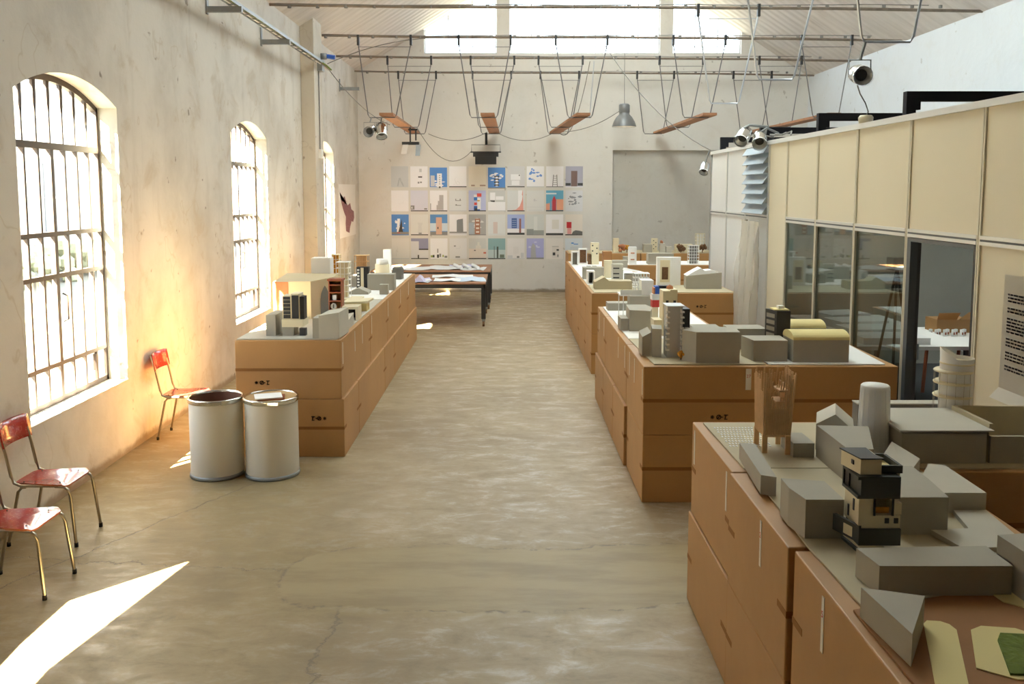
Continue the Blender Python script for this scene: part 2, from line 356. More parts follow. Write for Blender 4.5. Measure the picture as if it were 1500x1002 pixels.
for i,(xa,xb) in enumerate(GW):
    w_ = sempty(f'window_{i+4}', ((xa+xb)/2, YB+.1, Z0))
    fr = MB(); n = max(3, round((xb-xa)/.5))
    fr.box(xa,xb,YB+.08,YB+.13,Z0,Z0+.04,'alu')
    for k in range(n+1):
        x = xa+(xb-xa)*k/n; x = min(max(x, xa+.015), xb-.015); fr.box(x-.011,x+.011,YB+.09,YB+.12,Z0+.04,roofz(x)-.01,'alu')
    obj('window_frame', fr, w_)
    g_ = MB(); ps = [(xa,Z0+.04),(xb,Z0+.04),(xb,roofz(xb))]+([(RX,RZ)] if xa<RX<xb else [])+[(xa,roofz(xa))]
    g_.ext(ps,'y',YB+.10,YB+.105,'glass'); obj('pane', g_, w_)
struct('wall_right', MB().box(XR,XR+.3,YF-.3,YB+.3,0,ER+.1,'plaster_right'), origin=(0,0,0))
fw = MB(); fw.box(XL,XR,YF-.3,YF,0,Z0,'low_bounce'); gab(XL,XR,'low_bounce',ya=YF-.3,yb=YF,mb=fw)  # unseen end wall, coloured dark to cut bounce light
struct('wall_front', fw, origin=(0,0,0))
# pitched ceiling with unseen translucent ridge panels, added for top light, over the middle of the hall
ce = MB(); th = .12; SK0, SK1 = -.8, 4.4; TR0, TR1 = 7.2, 18.0
def slab(xa, xb, ya, yb):
    za, zb = roofz(xa), roofz(xb)
    ce.add([(xa,ya,za),(xb,ya,zb),(xb,yb,zb),(xa,yb,za),(xa,ya,za+th),(xb,ya,zb+th),(xb,yb,zb+th),(xa,yb,za+th)], [(3,2,1,0),(4,5,6,7),(0,1,5,4),(1,2,6,5),(2,3,7,6),(3,0,4,7)], 'roof')
py = YF-.3
slab(XL-.5,RX,py,TR0); slab(RX,XR+.5,py,TR0); slab(XL-.5,.3,TR0,TR1); slab(3.3,XR+.5,TR0,TR1); slab(XL-.5,RX,TR1,YB+.6); slab(RX,XR+.5,TR1,YB+.6)
struct('ceiling', ce, origin=(0,0,0))
rl_ = sempty('window_8', (RX, 10.5, roofz(.3)))
for k in range(6):
    ya = TR0+(TR1-TR0)*k/6; yb = TR0+(TR1-TR0)*(k+1)/6
    for xa, xb in ((.3,RX),(RX,3.3)):
        za, zb = roofz(xa)+.02, roofz(xb)+.02
        obj('pane', MB().add([(xa,ya,za),(xb,ya,zb),(xb,yb,zb),(xa,yb,za)],[(0,1,2,3)],'opal'), rl_)

# ---------------------------------------------------------------- left windows
def left_window(idx, a, b, shutter=False):
    w_ = sempty(f'window_{idx}', (-3.83, (a+b)/2, SILL)); X = -3.83; mid = (a+b)/2; mid += .03
    top = lambda y: archz(y,a,b)-.012
    fr = MB(); fr.box(X-.03,X+.02,a,b,SILL,SILL+.05,'iron').box(X-.03,X+.02,a,a+.035,SILL,top(a),'iron').box(X-.03,X+.02,b-.035,b,SILL,top(b),'iron')
    n = 16
    for i in range(n):
        ya, yb = a+(b-a)*i/n, a+(b-a)*(i+1)/n
        fr.ext([(ya,top(ya)-.04),(yb,top(yb)-.04),(yb,top(yb)+.012),(ya,top(ya)+.012)],'x',X-.03,X+.02,'iron')
    obj('window_frame', fr, w_)
    bars = [a + (b-a)*k/8 for k in range(1,8)]
    for k, y in enumerate(bars):
        t = .046 if k == 3 else .024
        obj('glazing_bar', MB().box(X-.018,X+.022,y-t/2-.002,y+t/2+.002,SILL+.05,2.84,'iron'), w_)
        ub = MB().box(X-.012,X+.012,y-.012,y+.012,2.88,top(y)-.25,'iron').ext([(y-.006,top(y)-.30),(y+.006,top(y)-.30),(y+.024,top(y)-.22),(y+.024,top(y)-.03),(y-.024,top(y)-.03),(y-.024,top(y)-.22)],'x',X-.012,X+.012,'iron')
        obj('fan_bar', ub, w_)
    for z, t in ((2.86,.055),(2.13,.038),(1.775,.038),(1.03,.036)):
        obj('transom_bar', MB().box(X-.02,X+.026,a+.03,b-.03,z-t/2,z+t/2,'iron'), w_)
    zs = [SILL+.05,1.03,1.775,2.13,2.86]; ys = [a]+bars+[b]
    for i in range(8):
        for j in range(4):
            mt = 'frost' if (j == 0 and i in (6,7)) else 'glass'
            obj('pane', MB().box(X-.004,X,ys[i]+.008,ys[i+1]-.008,zs[j]+.012,zs[j+1]-.012,mt), w_)
        zt = min(top(ys[i]),top(ys[i+1]))-.03
        obj('pane', MB().box(X-.004,X,ys[i]+.008,ys[i+1]-.008,2.885,zt,'glass'), w_)
    la = MB().tube([(X+.03,mid+.02,1.62),(X+.07,mid+.02,1.60),(X+.07,mid+.02,1.40),(X+.03,mid+.02,1.38)],.007,6,'iron')
    la.box(X+.02,X+.05,b-.30,b-.27,.85,1.0,'iron'); obj('latch', la, w_)
    sl = MB().prism([(-4.1,a),(XL+.005,a),(XL+.005,b),(-4.1,b)],SILL-.0,[SILL+.004]*4,'white'); obj('window_sill', sl, w_)
    return w_
for i,(a,b) in enumerate(WINS): left_window(i+1, a, b)
# window_7 behind the picture's left edge: unseen boards added, their gap shaped to cast the sun patch
w_ = sempty('window_7', (XL, 2.8, SILL))
def lit(px, py): s = (px-XL)/.573; return (py-.82*s, s*KS)
A, B, C_, D_ = lit(-2.14,5.71), lit(-2.68,5.12), lit(-2.69,4.62), lit(-2.40,4.35)
E1, F1 = (C_[0]-.55, C_[1]+.05), (D_[0]-.45, D_[1]+.02)
C_ = (C_[0]-.0, C_[1])
poly = [B, A, D_, F1, E1, C_]
def edge_int(y):
    zs = []
    for i in range(len(poly)):
        p, q = poly[i], poly[(i+1)%len(poly)]
        if (p[0]-y)*(q[0]-y) < 0: zs.append(p[1]+(q[1]-p[1])*(y-p[0])/(q[0]-p[0]))
    return (min(zs), max(zs)) if len(zs) >= 2 else None
sh = MB(); ysv = sorted(set([1.3,4.3]+[p[0] for p in poly]))
for i in range(len(ysv)-1):
    ya, yb = ysv[i], ysv[i+1]; e = 1e-4
    ia, ib = edge_int(ya+e), edge_int(yb-e)
    if ia and ib:
        sh.ext([(ya,SILL),(yb,SILL),(yb,ib[0]),(ya,ia[0])],'x',XL-.02,XL,'plank'); sh.ext([(ya,ia[1]),(yb,ib[1]),(yb,3.4),(ya,3.4)],'x',XL-.02,XL,'plank')
    else: sh.box(XL-.02,XL,ya,yb,SILL,3.4,'plank')
obj('sun_mask_boards', sh, w_)

# ---------------------------------------------------------------- outside
struct('ground_outside', MB().box(-60,60,-40,80,-.6,-.25,'yard'), origin=(0,0,0))
fa = thing('courtyard_building', 'pale building across the courtyard seen through the first barred window', 'building', (-16,18,-.25))
fb = MB().box(-20,-16,2,40,-.25,6.5,'facade'); obj('facade', fb, fa)
for k in range(9):
    y = 5+k*3.6; wn = MB().box(-16.02,-15.96,y,y+1.1,.9,3.4,'facade_win').box(-15.97,-15.93,y+.5,y+.56,.9,3.4,'white').box(-15.97,-15.93,y,y+1.1,2.2,2.26,'white'); obj('window', wn, fa)
hg = MB()
for k in range(26): hg.blob((-13.6, 6+k*1.1, .35), .75, 'hedge', 7)
tag(obj('hedge', hg), 'green hedge in the courtyard outside the barred windows', 'hedge')

# ================================================================ OFFICE PARTITION
PX = 3.2; PT = 3.1; pt = thing('office_partition', 'long office partition of cream panels, glass and aluminium posts', 'partition', (PX, 7, 0))
posts = [13.9, 12.9, 11.85, 10.83, 10.12, 9.13, 8.10, 7.03, 5.95, 4.9, 3.8, 2.7, 1.6]
def panel(ya, yb, z0, z1, mat, nm='panel'):
    obj(nm, MB().box(PX+.012,PX+.045,ya+.02,yb-.02,z0,z1,mat), pt)
for i, y in enumerate(posts):
    mt = 'alu' if i < 4 else 'alu_cream'
    mb = MB().box(PX,PX+.06,y-.022,y-.004,0,PT-.05,mt).box(PX,PX+.06,y+.004,y+.022,0,PT-.05,mt).box(PX+.01,PX+.05,y-.004,y+.004,0,PT-.05,'darkgrey')
    obj('post', mb, pt)
for i in range(len(posts)-1):
    yb, ya = posts[i], posts[i+1]
    up = 'panel_white' if i < 2 else 'panel'
    if i == 3: panel(ya,yb,.05,PT-.05,'panel'); continue
    obj('rail', MB().box(PX-.004,PX+.062,ya+.022,yb-.022,2.125,2.15,'alu').box(PX,PX+.055,ya+.022,yb-.022,2.15,2.165,'darkgrey').box(PX-.004,PX+.062,ya+.022,yb-.022,2.165,2.19,'alu'), pt)
    if i == 2:
        for k in range(7):
            z = 2.26+k*.125
            obj('louvre_slat', MB().ext([(PX-.065,z-.06),(PX-.06,z-.066),(PX+.03,z+.070),(PX+.025,z+.076)],'y',ya+.025,yb-.025,'slat'), pt)
        panel(ya,yb,.05,2.125,'panel_white','back_panel'); continue
    panel(ya,yb,2.19,PT-.05,up)
    if i in (0,1): panel(ya,yb,.05,2.125,up)
    elif i in (4,5,6): obj('glass_pane', MB().box(PX+.02,PX+.028,ya+.022,yb-.022,.08,2.125,'oglass'), pt); obj('bottom_rail', MB().box(PX,PX+.06,ya+.022,yb-.022,0,.08,'alu_cream'), pt)
    elif i == 7: pass
    else: panel(ya,yb,.05,2.125,'panel')
obj('top_rail', MB().box(PX-.012,PX+.075,1.6,13.92,PT-.05,PT,'panel_white'), pt)
obj('end_panel', MB().box(PX,XR,13.88,13.92,0,PT,'panel_white'), pt)
obj('roof_panel', MB().box(PX+.08,XR,11.6,13.88,PT-.12,PT-.06,'panel_white'), pt)
struct('door_1', MB().prism([(PX+.06,6.99),(PX+.10,6.975),(PX+.42,7.74),(PX+.38,7.755)],.012,2.1,'darkgrey').tube([(PX+.40,7.66,1.0),(PX+.43,7.65,1.0),(PX+.43,7.65,1.14),(PX+.40,7.66,1.14)],.01,6,'alu'))
struct('door_2', MB().box(PX+.0,PX+.06,6.945,7.005,0,2.12,'darkgrey').box(PX+.0,PX+.06,5.975,6.0,0,2.12,'black').box(PX+.0,PX+.06,6.0,6.945,2.09,2.12,'darkgrey'))
struct('floor_office', MB().box(PX+.1,XR,1.6,13.88,0,.012,'office_floor'))
struct('wall_office', MB().box(PX+.1,XR,12.4,12.46,.012,2.95,'office'))
for y in (7.36,9.42,11.56,13.7,5.2):
    b_ = MB().box(3.29,3.37,y-.035,y+.035,3.1,3.31,'beam').box(3.37,XR,y-.035,y+.035,3.23,3.31,'beam').box(3.37,3.41,y-.03,y+.03,3.16,3.23,'beam')
    tag(obj('steel_beam', b_), {7.36:'black steel beam above the partition nearest to the hanging spotlight',9.42:'black steel beam with a white cap lamp beside it above the partition',11.56:'black steel beam above the partition under the near swing rods',13.7:'black steel beam at the far end of the partition top',5.2:'black steel beam above the door bay of the partition'}[y], 'beam')
# office furniture seen through glass and door
ot = thing('office_table', 'white topped trestle table inside the open office door', 'table', (5.4,9.9,.012))
obj('tabletop', MB().prism([(4.92,8.9),(5.75,8.9),(5.8,10.95),(5.1,10.95)],.74,.77,'white'), ot)
for xx, yy in ((5.05,9.1),(5.2,10.7),(5.65,9.1),(5.65,10.8)):
    obj('leg', MB().tube([(xx,yy,.74),(xx-.10,yy-.12,.012)],.024,6,'redwood'), ot)
bx = thing('open_carton', 'open brown carton on the office table', 'carton', (5.4,10.6,.77))
cb = MB().box(5.2,5.62,10.5,10.8,.77,.93,'kraft'); obj('body', cb, bx)
obj('flap', MB().add([(5.2,10.5,.93),(5.44,10.5,.93),(5.42,10.38,1.03),(5.16,10.38,1.03)],[(0,1,2,3),(3,2,1,0)],'kraft'), bx); obj('flap', MB().add([(5.46,10.5,.93),(5.62,10.5,.93),(5.70,10.38,1.02),(5.52,10.38,1.04)],[(0,1,2,3),(3,2,1,0)],'kraft'), bx)
for k in range(9):
    q = (5.02+k*.05, 10.28-(k%2)*.04); mb = MB().lathe([(.0,.77),(.022,.77),(.022,.85),(.0,.855)],q,8,'white').box(q[0]-.008,q[0]+.008,q[1]-.024,q[1]-.02,.79,.82,'redwood')
    tag(obj('paper_cup', mb), 'small patterned cup in the row on the office table', 'cup', 'row of cups on the office table')
tag(obj('paper_stack', MB().prism([(5.25,9.5),(5.6,9.45),(5.62,9.8),(5.3,9.85)],.77,[.86,.82,.90,.92],'paper')), 'tilted stack of paper at the edge of the office table', 'paper')
ck = thing('office_chair', 'brown chair standing behind the glass of the office', 'chair', (4.9,8.3,0))
obj('seat', MB().box(4.7,5.1,8.2,8.6,.44,.47,'redwood'), ck); obj('backrest', MB().box(4.7,5.1,8.57,8.6,.7,.95,'redwood'), ck)
for sx in (4.72,5.08):
    for sy in (8.22,8.58): obj('leg', MB().tube([(sx,sy,.44 if sy<8.5 else .9),(sx,sy,.012)],.012,6,'brass_tube'), ck)
dk = thing('drawing_desk', 'white desk with stacked drawings behind the office glass', 'desk', (4.4,9.6,0))
obj('desktop', MB().box(3.6,4.8,8.9,11.2,.85,.89,'white'), dk)
for xx in (3.65,4.75):
    for yy in (8.95,11.15): obj('leg', MB().box(xx-.02,xx+.02,yy-.02,yy+.02,.012,.85,'darkgrey'), dk)
for k in range(4):
    tag(obj('drawing_pile', rot(MB().box(3.7+k*.05,4.4,9.0+k*.5,9.4+k*.5,.89,.96+k*.01,'paper'),(4,9.2+k*.5),.1*k)), ['thick pile of white drawings nearest the door behind the glass','second pile of drawings behind the office glass','third pile of drawings on the desk behind the glass','last pile of drawings at the far end of the office desk'][k], 'paper')
tp = thing('camera_tripod', 'dark tripod standing behind the office glass', 'tripod', (3.8,8.4,0.012))
for a in (0,2.1,4.2): obj('leg', MB().tube([(3.75,8.4,1.75),(3.75+.3*math.cos(a),8.4+.38*math.sin(a),.02)],.014,6,'black'), tp)
obj('head', MB().box(3.68,3.82,8.32,8.48,1.73,1.85,'black'), tp)
# info sheet on the partition
it = thing('info_sheet', 'large grey information sheet with paragraphs taped to the cream panel', 'poster', (3.19,5.45,1.2))
sx = PX+.006
obj('sheet', MB().add([(sx-.01,5.60,1.96),(sx-.01,5.02,1.96),(sx-.012,5.02,1.22),(sx-.012,5.60,1.22),(sx-.06,5.02,1.15),(sx-.06,5.62,1.15),(sx-.02,5.60,1.2)],[(3,2,1,0),(0,1,2,3),(2,4,5,3),(3,5,4,2)],'label'), it)
ti = MB(); z = 1.84
for para in (3,2,5,3,3,2):
    for ln in range(para):
        y = 5.545
        end = 5.06 if ln < para-1 else 5.34
        while y > end:
            wl = random.uniform(.015,.05); ti.add([(sx-.0135,y,z),(sx-.0135,y-wl,z),(sx-.0135,y-wl,z-.011),(sx-.0135,y,z-.011)],[(0,1,2,3),(3,2,1,0)],'text'); y -= wl+.008
        z -= .021
    z -= .025
obj('printed_text', ti, it)['kind'] = 'stuff'
# hanging plastic sheet
ps = MB(); nu, nv = 26, 14; vs = []
for j in range(nv+1):
    z = 2.10 - 2.05*j/nv; spread = .12+.13*j/nv
    for i in range(nu+1):
        u = i/nu; y = 10.86+u*(.80)+(.02*j/nv if u>.5 else -.01); x = PX-.05-spread*(.5+.5*math.sin(u*19+j*.25))*.7-.02*math.sin(u*41+j)
        vs.append((x,y,z+.01*math.sin(u*9+j)))
ps.add(vs,[(j*(nu+1)+i,j*(nu+1)+i+1,(j+1)*(nu+1)+i+1,(j+1)*(nu+1)+i) for j in range(nv) for i in range(nu)],'plastic',True)
tag(obj('plastic_sheet', ps), 'crumpled translucent plastic sheet hanging below the louvres', 'sheet')

# ================================================================ CARDBOARD BOXES
T = 1.11
def mark(mb, x, y, z, nrm, s=.017, flip=False):
    """four small printed handling marks on a face; nrm 'y' faces -Y"""
    def seg(u0,v0,u1,v1,t=.004):
        du, dv = u1-u0, v1-v0; l = math.hypot(du,dv) or 1; nu_, nv_ = -dv/l*t, du/l*t
        mb.add([(x+u0+nu_,y,z+v0+nv_),(x+u1+nu_,y,z+v1+nv_),(x+u1-nu_,y,z+v1-nv_),(x+u0-nu_,y,z+v0-nv_)],[(0,1,2,3),(3,2,1,0)],'ink')
    sg = -1 if flip else 1
    for k in range(4):                                   # sun mark
        a = k*math.pi/4; seg(-s*math.cos(a),-s*math.sin(a),s*math.cos(a),s*math.sin(a),.003)
    for k in range(10):                                  # ring mark
        a, b = k*math.pi/5, (k+1)*math.pi/5; cx = sg*3.0*s; seg(cx+s*math.cos(a),s*math.sin(a),cx+s*math.cos(b),s*math.sin(b))
    seg(sg*3.0*s-s*.5,-s*.6,sg*3.0*s+s*.5,s*.6); seg(sg*4.6*s-s*.4,0,sg*4.6*s+s*.4,0)
    seg(sg*6.4*s-s,s,sg*6.4*s+s,s); seg(sg*6.4*s,s,sg*6.4*s-s*.5,-s); seg(sg*6.4*s-s*.8,-s,sg*6.4*s+s*.7,-s)
def text3(txt, size, loc, rotx, mat, parent):
    c = bpy.data.curves.new('print', 'FONT'); c.body = txt; c.size = size; c.align_x = 'CENTER'; c.align_y = 'CENTER'; c.extrude = .0004
    tmp = bpy.data.objects.new('tmp', c); COL.objects.link(tmp); bpy.context.view_layer.update()
    me = bpy.data.meshes.new_from_object(tmp.evaluated_get(bpy.context.evaluated_depsgraph_get())); bpy.data.objects.remove(tmp)
    if not me.materials: me.materials.append(M[mat])
    o = bpy.data.objects.new('number', me); COL.objects.link(o); o.parent = parent
    o.location = Vector(loc)-OFF[parent.name]; o.rotation_euler = rotx; return o
def carton(x0,x1,y0,y1,z0,z1,label,aisle=-1,labels=(),marks=None,frontlabel=None,num=None,group=None,top=False):
    """aisle: -1 aisle side faces -X, +1 faces +X. labels: y positions of white strips on the aisle side"""
    g = .008
    t = thing('cardboard_box', label, 'box', ((x0+x1)/2,(y0+y1)/2,z0), group)
    obj('body', MB().box(x0+g,x1-g,y0+g,y1-g,z0+.0005,z1-.002,'kraft'), t, bevel=.006)
    zm = (z0+z1)/2; e = .0015; hw = .014
    xa = x0+g if aisle < 0 else x1-g; s = aisle
    obj('tape', MB().box(x0+g-(e if s<0 else 0),x1-g+(e if s>0 else 0),y0+g-e,y0+g,zm-hw,zm+hw,'tape').box(xa,xa+s*e,y0+g,y0+.12,zm-hw,zm+hw,'tape'), t)
    obj('tape', MB().box(xa,xa+s*e,y1-.12,y1-g,zm-hw,zm+hw,'tape'), t)
    for k, yy in enumerate(labels):
        lb = obj('label_strip', MB().box(xa,xa+s*e*1.4,yy-.011,yy+.011,z1-.24,z1-.035,'label'), t)
        n_ = num[k] if num and k < len(num) else None
        if n_: text3(n_,.035,(xa+s*e*2.2,yy,z1-.10),(R(90),0,R(-90) if s<0 else R(90)),'redink',lb)
    if marks:
        mb = MB(); mark(mb,marks[0],y0+g-.0016,marks[1],'y',flip=marks[2]); obj('printed_marks', mb, t)
    if frontlabel:
        fx, txt = frontlabel
        lb = obj('label_strip', MB().box(fx-.022,fx+.022,y0+g-.002,y0+g,z1-.19,z1-.02,'label'), t); text3(txt,.035,(fx,y0+g-.003,z1-.08),(R(90),0,0),'redink',lb)
    return t
# left row
ls = 'left row of boxes'
LU = [(8.0,9.74),(9.74,11.1),(11.1,12.4),(12.4,13.4),(13.4,14.5)]; LL = [(8.0,8.82),(8.82,10.71),(10.71,11.63),(11.63,13.23),(13.23,14.5)]
nth = ['first','second','third','fourth','fifth','sixth','seventh']
for k,(a,b) in enumerate(LU):
    carton(-2.55,-1.55,a,b,.555,T,f'brown cardboard box, {nth[k]} of the upper layer in the left row',1,(a+.1,)+((a+.75,a+1.2) if k==0 else ()),(-2.35,.71,False) if k==0 else None)
for k,(a,b) in enumerate(LL):
    carton(-2.55,-1.53,a,b,0,.555,f'brown cardboard box, {nth[k]} of the lower layer in the left row',1,(),(-1.72,.37,True) if k==0 else None)
# middle right group
carton(1.06,3.09,6.8,7.8,.555,T,'wide brown cardboard box with number 27 strip, upper front of the middle right group',-1,(6.86,7.3,7.6),(1.62,.70,False),(1.90,'27'))
carton(1.06,3.09,6.8,7.74,0,.555,'wide brown cardboard box, lower front of the middle right group',-1)
for k,(a,b) in enumerate([(7.8,9.55),(9.55,10.38)]): carton(1.06,2.1,a,b,.555,T,f'brown cardboard box, {nth[k]} upper one behind the front box of the middle group',-1,(a+.12,a+.6))
for k,(a,b) in enumerate([(7.74,8.6),(8.6,9.5),(9.5,10.38)]): carton(1.035,2.1,a,b,0,.555,f'brown cardboard box, {nth[k]} lower one behind the front box of the middle group',-1)
# far right group
carton(1.115,3.1,11.7,12.7,.555,T,'wide brown cardboard box under the grey gabled models, upper front of the far group',-1,(),(2.55,.93,False))
carton(1.115,3.1,11.7,12.7,0,.555,'wide brown cardboard box at the floor, lower front of the far group',-1)
for k,(a,b) in enumerate([(12.7,13.6),(13.6,14.45),(14.45,16.1),(16.1,17.0)]): carton(1.115,2.15,a,b,.555,T,f'brown cardboard box, {nth[k]} upper one in the arm of the far group',-1)
for k,(a,b) in enumerate([(12.7,13.9),(13.9,15.5),(15.5,17.0)]): carton(1.115,2.15,a,b,0,.555,f'brown cardboard box, {nth[k]} lower one in the arm of the far group',-1)
carton(2.15,4.45,16.1,17.1,.555,T,'wide brown cardboard box forming the back of the far group, upper layer',-1)
carton(2.15,4.45,16.1,17.1,0,.555,'wide brown cardboard box forming the back of the far group, lower layer',-1)
carton(1.3,2.9,19.1,20.1,.555,T,'brown cardboard box before the back wall under the cream column model',-1)
carton(2.9,4.7,19.1,20.1,.555,T,'brown cardboard box before the back wall under the small trees',-1)
carton(1.3,2.9,19.1,20.1,0,.555,'lower brown box of the row before the back wall, left part',-1)
carton(2.9,4.7,19.1,20.1,0,.555,'lower brown box of the row before the back wall, right part',-1)
# nearest group
carton(1.10,3.14,4.21,5.16,.555,T,'wide brown cardboard box under the stick tower, upper layer of the nearest group',-1,(5.08,4.32))
carton(1.088,3.14,4.20,5.17,0,.555,'wide brown cardboard box under the stick tower, lower layer of the nearest group',-1)
carton(1.085,2.1,3.29,4.21,.555,T,'brown cardboard box with number strip beside the dark stacked tower',-1,(3.66,),num=('2',))
carton(1.085,2.1,3.29,4.21,0,.555,'lower brown cardboard box beneath the dark stacked tower',-1)
carton(1.10,2.12,1.55,3.275,.555,T,'brown cardboard box with number 5 strip, nearest to the viewer on the upper layer',-1,(2.95,),num=('5',))
carton(1.10,2.12,1.55,3.275,0,.555,'brown cardboard box, nearest to the viewer on the lower layer',-1)

# ================================================================ MODELS
ZB = T+.008
def base(name, pts, label, mat='card_light', z=T, h=.008):
    return tag(obj(name, MB().prism(pts, z, z+h, mat)), label, 'board')
base('site_board',[(-2.53,8.04),(-1.60,8.04),(-1.60,11.0),(-2.53,11.0)],'pale card base under the front models of the left row')
base('site_board',[(-2.53,11.02),(-1.60,11.02),(-1.60,14.4),(-2.53,14.4)],'pale card base under the rear models of the left row','white')
base('site_board',[(1.16,6.86),(2.05,6.86),(2.05,8.05),(1.12,8.05)],'sand coloured base under the silver balcony tower','board')
base('site_board',[(2.07,6.86),(3.0,6.86),(3.05,7.75),(2.07,7.75)],'white base under the vaulted models of the middle group','white')
base('site_board',[(1.12,8.07),(2.05,8.07),(2.05,10.3),(1.12,10.3)],'white base under the stilt house in the middle group','white')
base('site_board',[(1.16,11.75),(3.05,11.75),(3.05,12.65),(1.16,12.65)],'sand coloured base under the gabled block of the far group','board')
base('site_board',[(1.16,12.7),(2.1,12.7),(2.1,16.9),(1.16,16.9)],'white base along the arm of the far group','white')
base('site_board',[(2.2,16.15),(4.4,16.15),(4.4,17.0),(2.2,17.0)],'white base at the back of the far group','white')
base('site_board',[(1.35,19.15),(4.6,19.15),(4.6,20.05),(1.35,20.05)],'sand base before the back wall','board')
base('site_board',[(1.175,4.25),(3.1,4.25),(3.1,5.1),(1.16,5.1)],'light card base under the stick tower in the nearest group','board')
base('site_board',[(1.20,4.24),(2.04,4.24),(2.04,2.95),(1.72,2.95),(1.18,2.78),(1.165,3.3)],'light card base around the dark stacked tower','board')
base('site_board',[(1.14,2.77),(1.73,2.94),(2.05,2.94),(2.05,1.6),(1.14,1.6)],'brown earth coloured base with yellow paths, nearest to the viewer','earth')
gy = 'grey card building'
def blk(label, x0,x1,y0,y1,h,mat='card',z=ZB,a=0,name='massing_block',roof=None,cat='model'):
    mb = MB().box(x0,x1,y0,y1,z,z+h,mat)
    if roof: mb.box(x0-.003,x1+.003,y0-.003,y1+.003,z+h,z+h+.006,roof)
    if a: rot(mb,((x0+x1)/2,(y0+y1)/2),a)
    return tag(obj(name, mb), label, cat)
def pri(label, pts, h, mat='card', z=ZB, name='massing_block', cat='model'):
    zt = [z+q for q in h] if isinstance(h,(list,tuple)) else z+h
    return tag(obj(name, MB().prism(pts,z,zt,mat)), label, cat)
def tree(x,y,z,h,r,mat,label,kind='model_tree'):
    t = thing(kind,label,'tree',(x,y,z)); obj('trunk',MB().tube([(x,y,z),(x,y,z+h*.6)],.004+r*.06,5,'brown'),t); obj('crown',MB().blob((x,y,z+h-r*.7),r,mat,14),t); return t
def frame_box(label,x0,x1,y0,y1,h,t=.02,mat='white',z=ZB,floors=(),name='open_frame_model',back=None):
    mb = MB(); 
    for xa in (x0,x1-t): mb.box(xa,xa+t,y0,y1,z,z+h,mat)
    mb.box(x0+t,x1-t,y0,y1,z+h-t,z+h,mat)
    for f in floors: mb.box(x0+t,x1-t,y0,y1,z+f*h,z+f*h+t*.5,mat)
    if back: mb.box(x0+t,x1-t,y1-.01,y1,z,z+h-t,back)
    return tag(obj(name,mb),label,'model')
# ---- left row
pri('narrow grey block beside the large slanted grey block at the left row corner',[(-1.83,8.07),(-1.772,8.07),(-1.772,8.3),(-1.83,8.3)],.19)
pri('large grey block with slanting top at the front corner of the left row',[(-1.77,8.06),(-1.58,8.06),(-1.56,8.44),(-1.75,8.44)],[.215,.245,.245,.215],'card_light')
blk('white lit block at the front left edge of the left row',-2.30,-2.21,8.2,8.55,.20)
# black window tower on cream base
t = thing('window_tower_model','cream model with tall black window panels standing on a dark leg','model',(-2.06,8.3,ZB))
obj('plinth',MB().box(-2.15,-2.04,8.22,8.40,ZB,ZB+.085,'card'),t); obj('leg',MB().box(-1.99,-1.93,8.22,8.28,ZB,ZB+.07,'black'),t)
obj('platform',MB().box(-2.15,-1.95,8.2,8.44,ZB+.085,ZB+.155,'cream'),t)
tw = MB().box(-2.15,-2.065,8.24,8.40,ZB+.155,ZB+.38,'cream').box(-2.065,-1.985,8.22,8.40,ZB+.155,ZB+.40,'cream'); obj('tower',tw,t)
obj('window_panel',MB().box(-2.14,-2.075,8.232,8.24,ZB+.165,ZB+.37,'black'),t); obj('window_panel',MB().box(-2.055,-1.992,8.212,8.22,ZB+.165,ZB+.385,'black'),t); obj('side_panel',MB().box(-1.985,-1.945,8.24,8.36,ZB+.155,ZB+.37,'black'),t)
for k in range(5): obj('window_bar',MB().box(-2.14,-2.075,8.229,8.232,ZB+.20+k*.035,ZB+.203+k*.035,'cream'),t)
# gothic wood box
t = thing('gothic_hall_model','large timber model hall with a pointed arch recess shaded dark on its side','model',(-2.25,9.5,ZB))
obj('hall',MB().prism([(-2.52,9.3),(-2.12,9.3),(-1.94,9.62),(-1.94,9.9),(-2.52,9.9)],ZB,[ZB+.40,ZB+.405,ZB+.42,ZB+.43,ZB+.44],'hall'),t)
obj('timber_cladding',MB().box(-2.521,-2.36,9.292,9.3,ZB,ZB+.40,'terracotta'),t)
ap = MB(); o1, o2 = Vector((-2.12,9.3,0)), Vector((-1.94,9.62,0)); dn = Vector((.87,-.49,0))*.004
prof = [(.40,0),(.40,.17),(.44,.24),(.52,.29),(.60,.32),(.68,.29),(.76,.24),(.80,.17),(.80,0)]
ap.add([tuple(o1.lerp(o2,u)+dn+Vector((0,0,ZB+.02+v))) for u,v in prof],[tuple(range(len(prof)))],'card_dark'); obj('arch_shade',ap,t)  # flat dark shape stands in for the shade inside the arch
blk('bright white cube block behind the timber hall in the left row',-2.27,-2.05,10.0,10.2,.60,'white')
t = thing('red_shelf_tower','red brown wooden tower with open shelves in the left row','model',(-1.84,9.27,ZB))
obj('case',MB().box(-1.91,-1.90,9.2,9.34,ZB,ZB+.42,'redwood').box(-1.78,-1.77,9.2,9.34,ZB,ZB+.42,'redwood').box(-1.90,-1.78,9.33,9.34,ZB,ZB+.42,'yellow'),t)
obj('cornice',MB().box(-1.92,-1.76,9.19,9.35,ZB+.42,ZB+.44,'redwood'),t)
for z in (.0,.10,.20,.29,.37): obj('shelf',MB().box(-1.90,-1.78,9.2,9.33,ZB+z,ZB+z+.012,'redwood'),t)
tag(obj('clock_disc',MB().tube([(-1.86,9.21,ZB+.15),(-1.86,9.22,ZB+.15)],.032,14,'silver').box(-1.866,-1.854,9.206,9.21,ZB+.13,ZB+.17,'black')),'tiny round dial in the lower shelf of the red tower','disc')
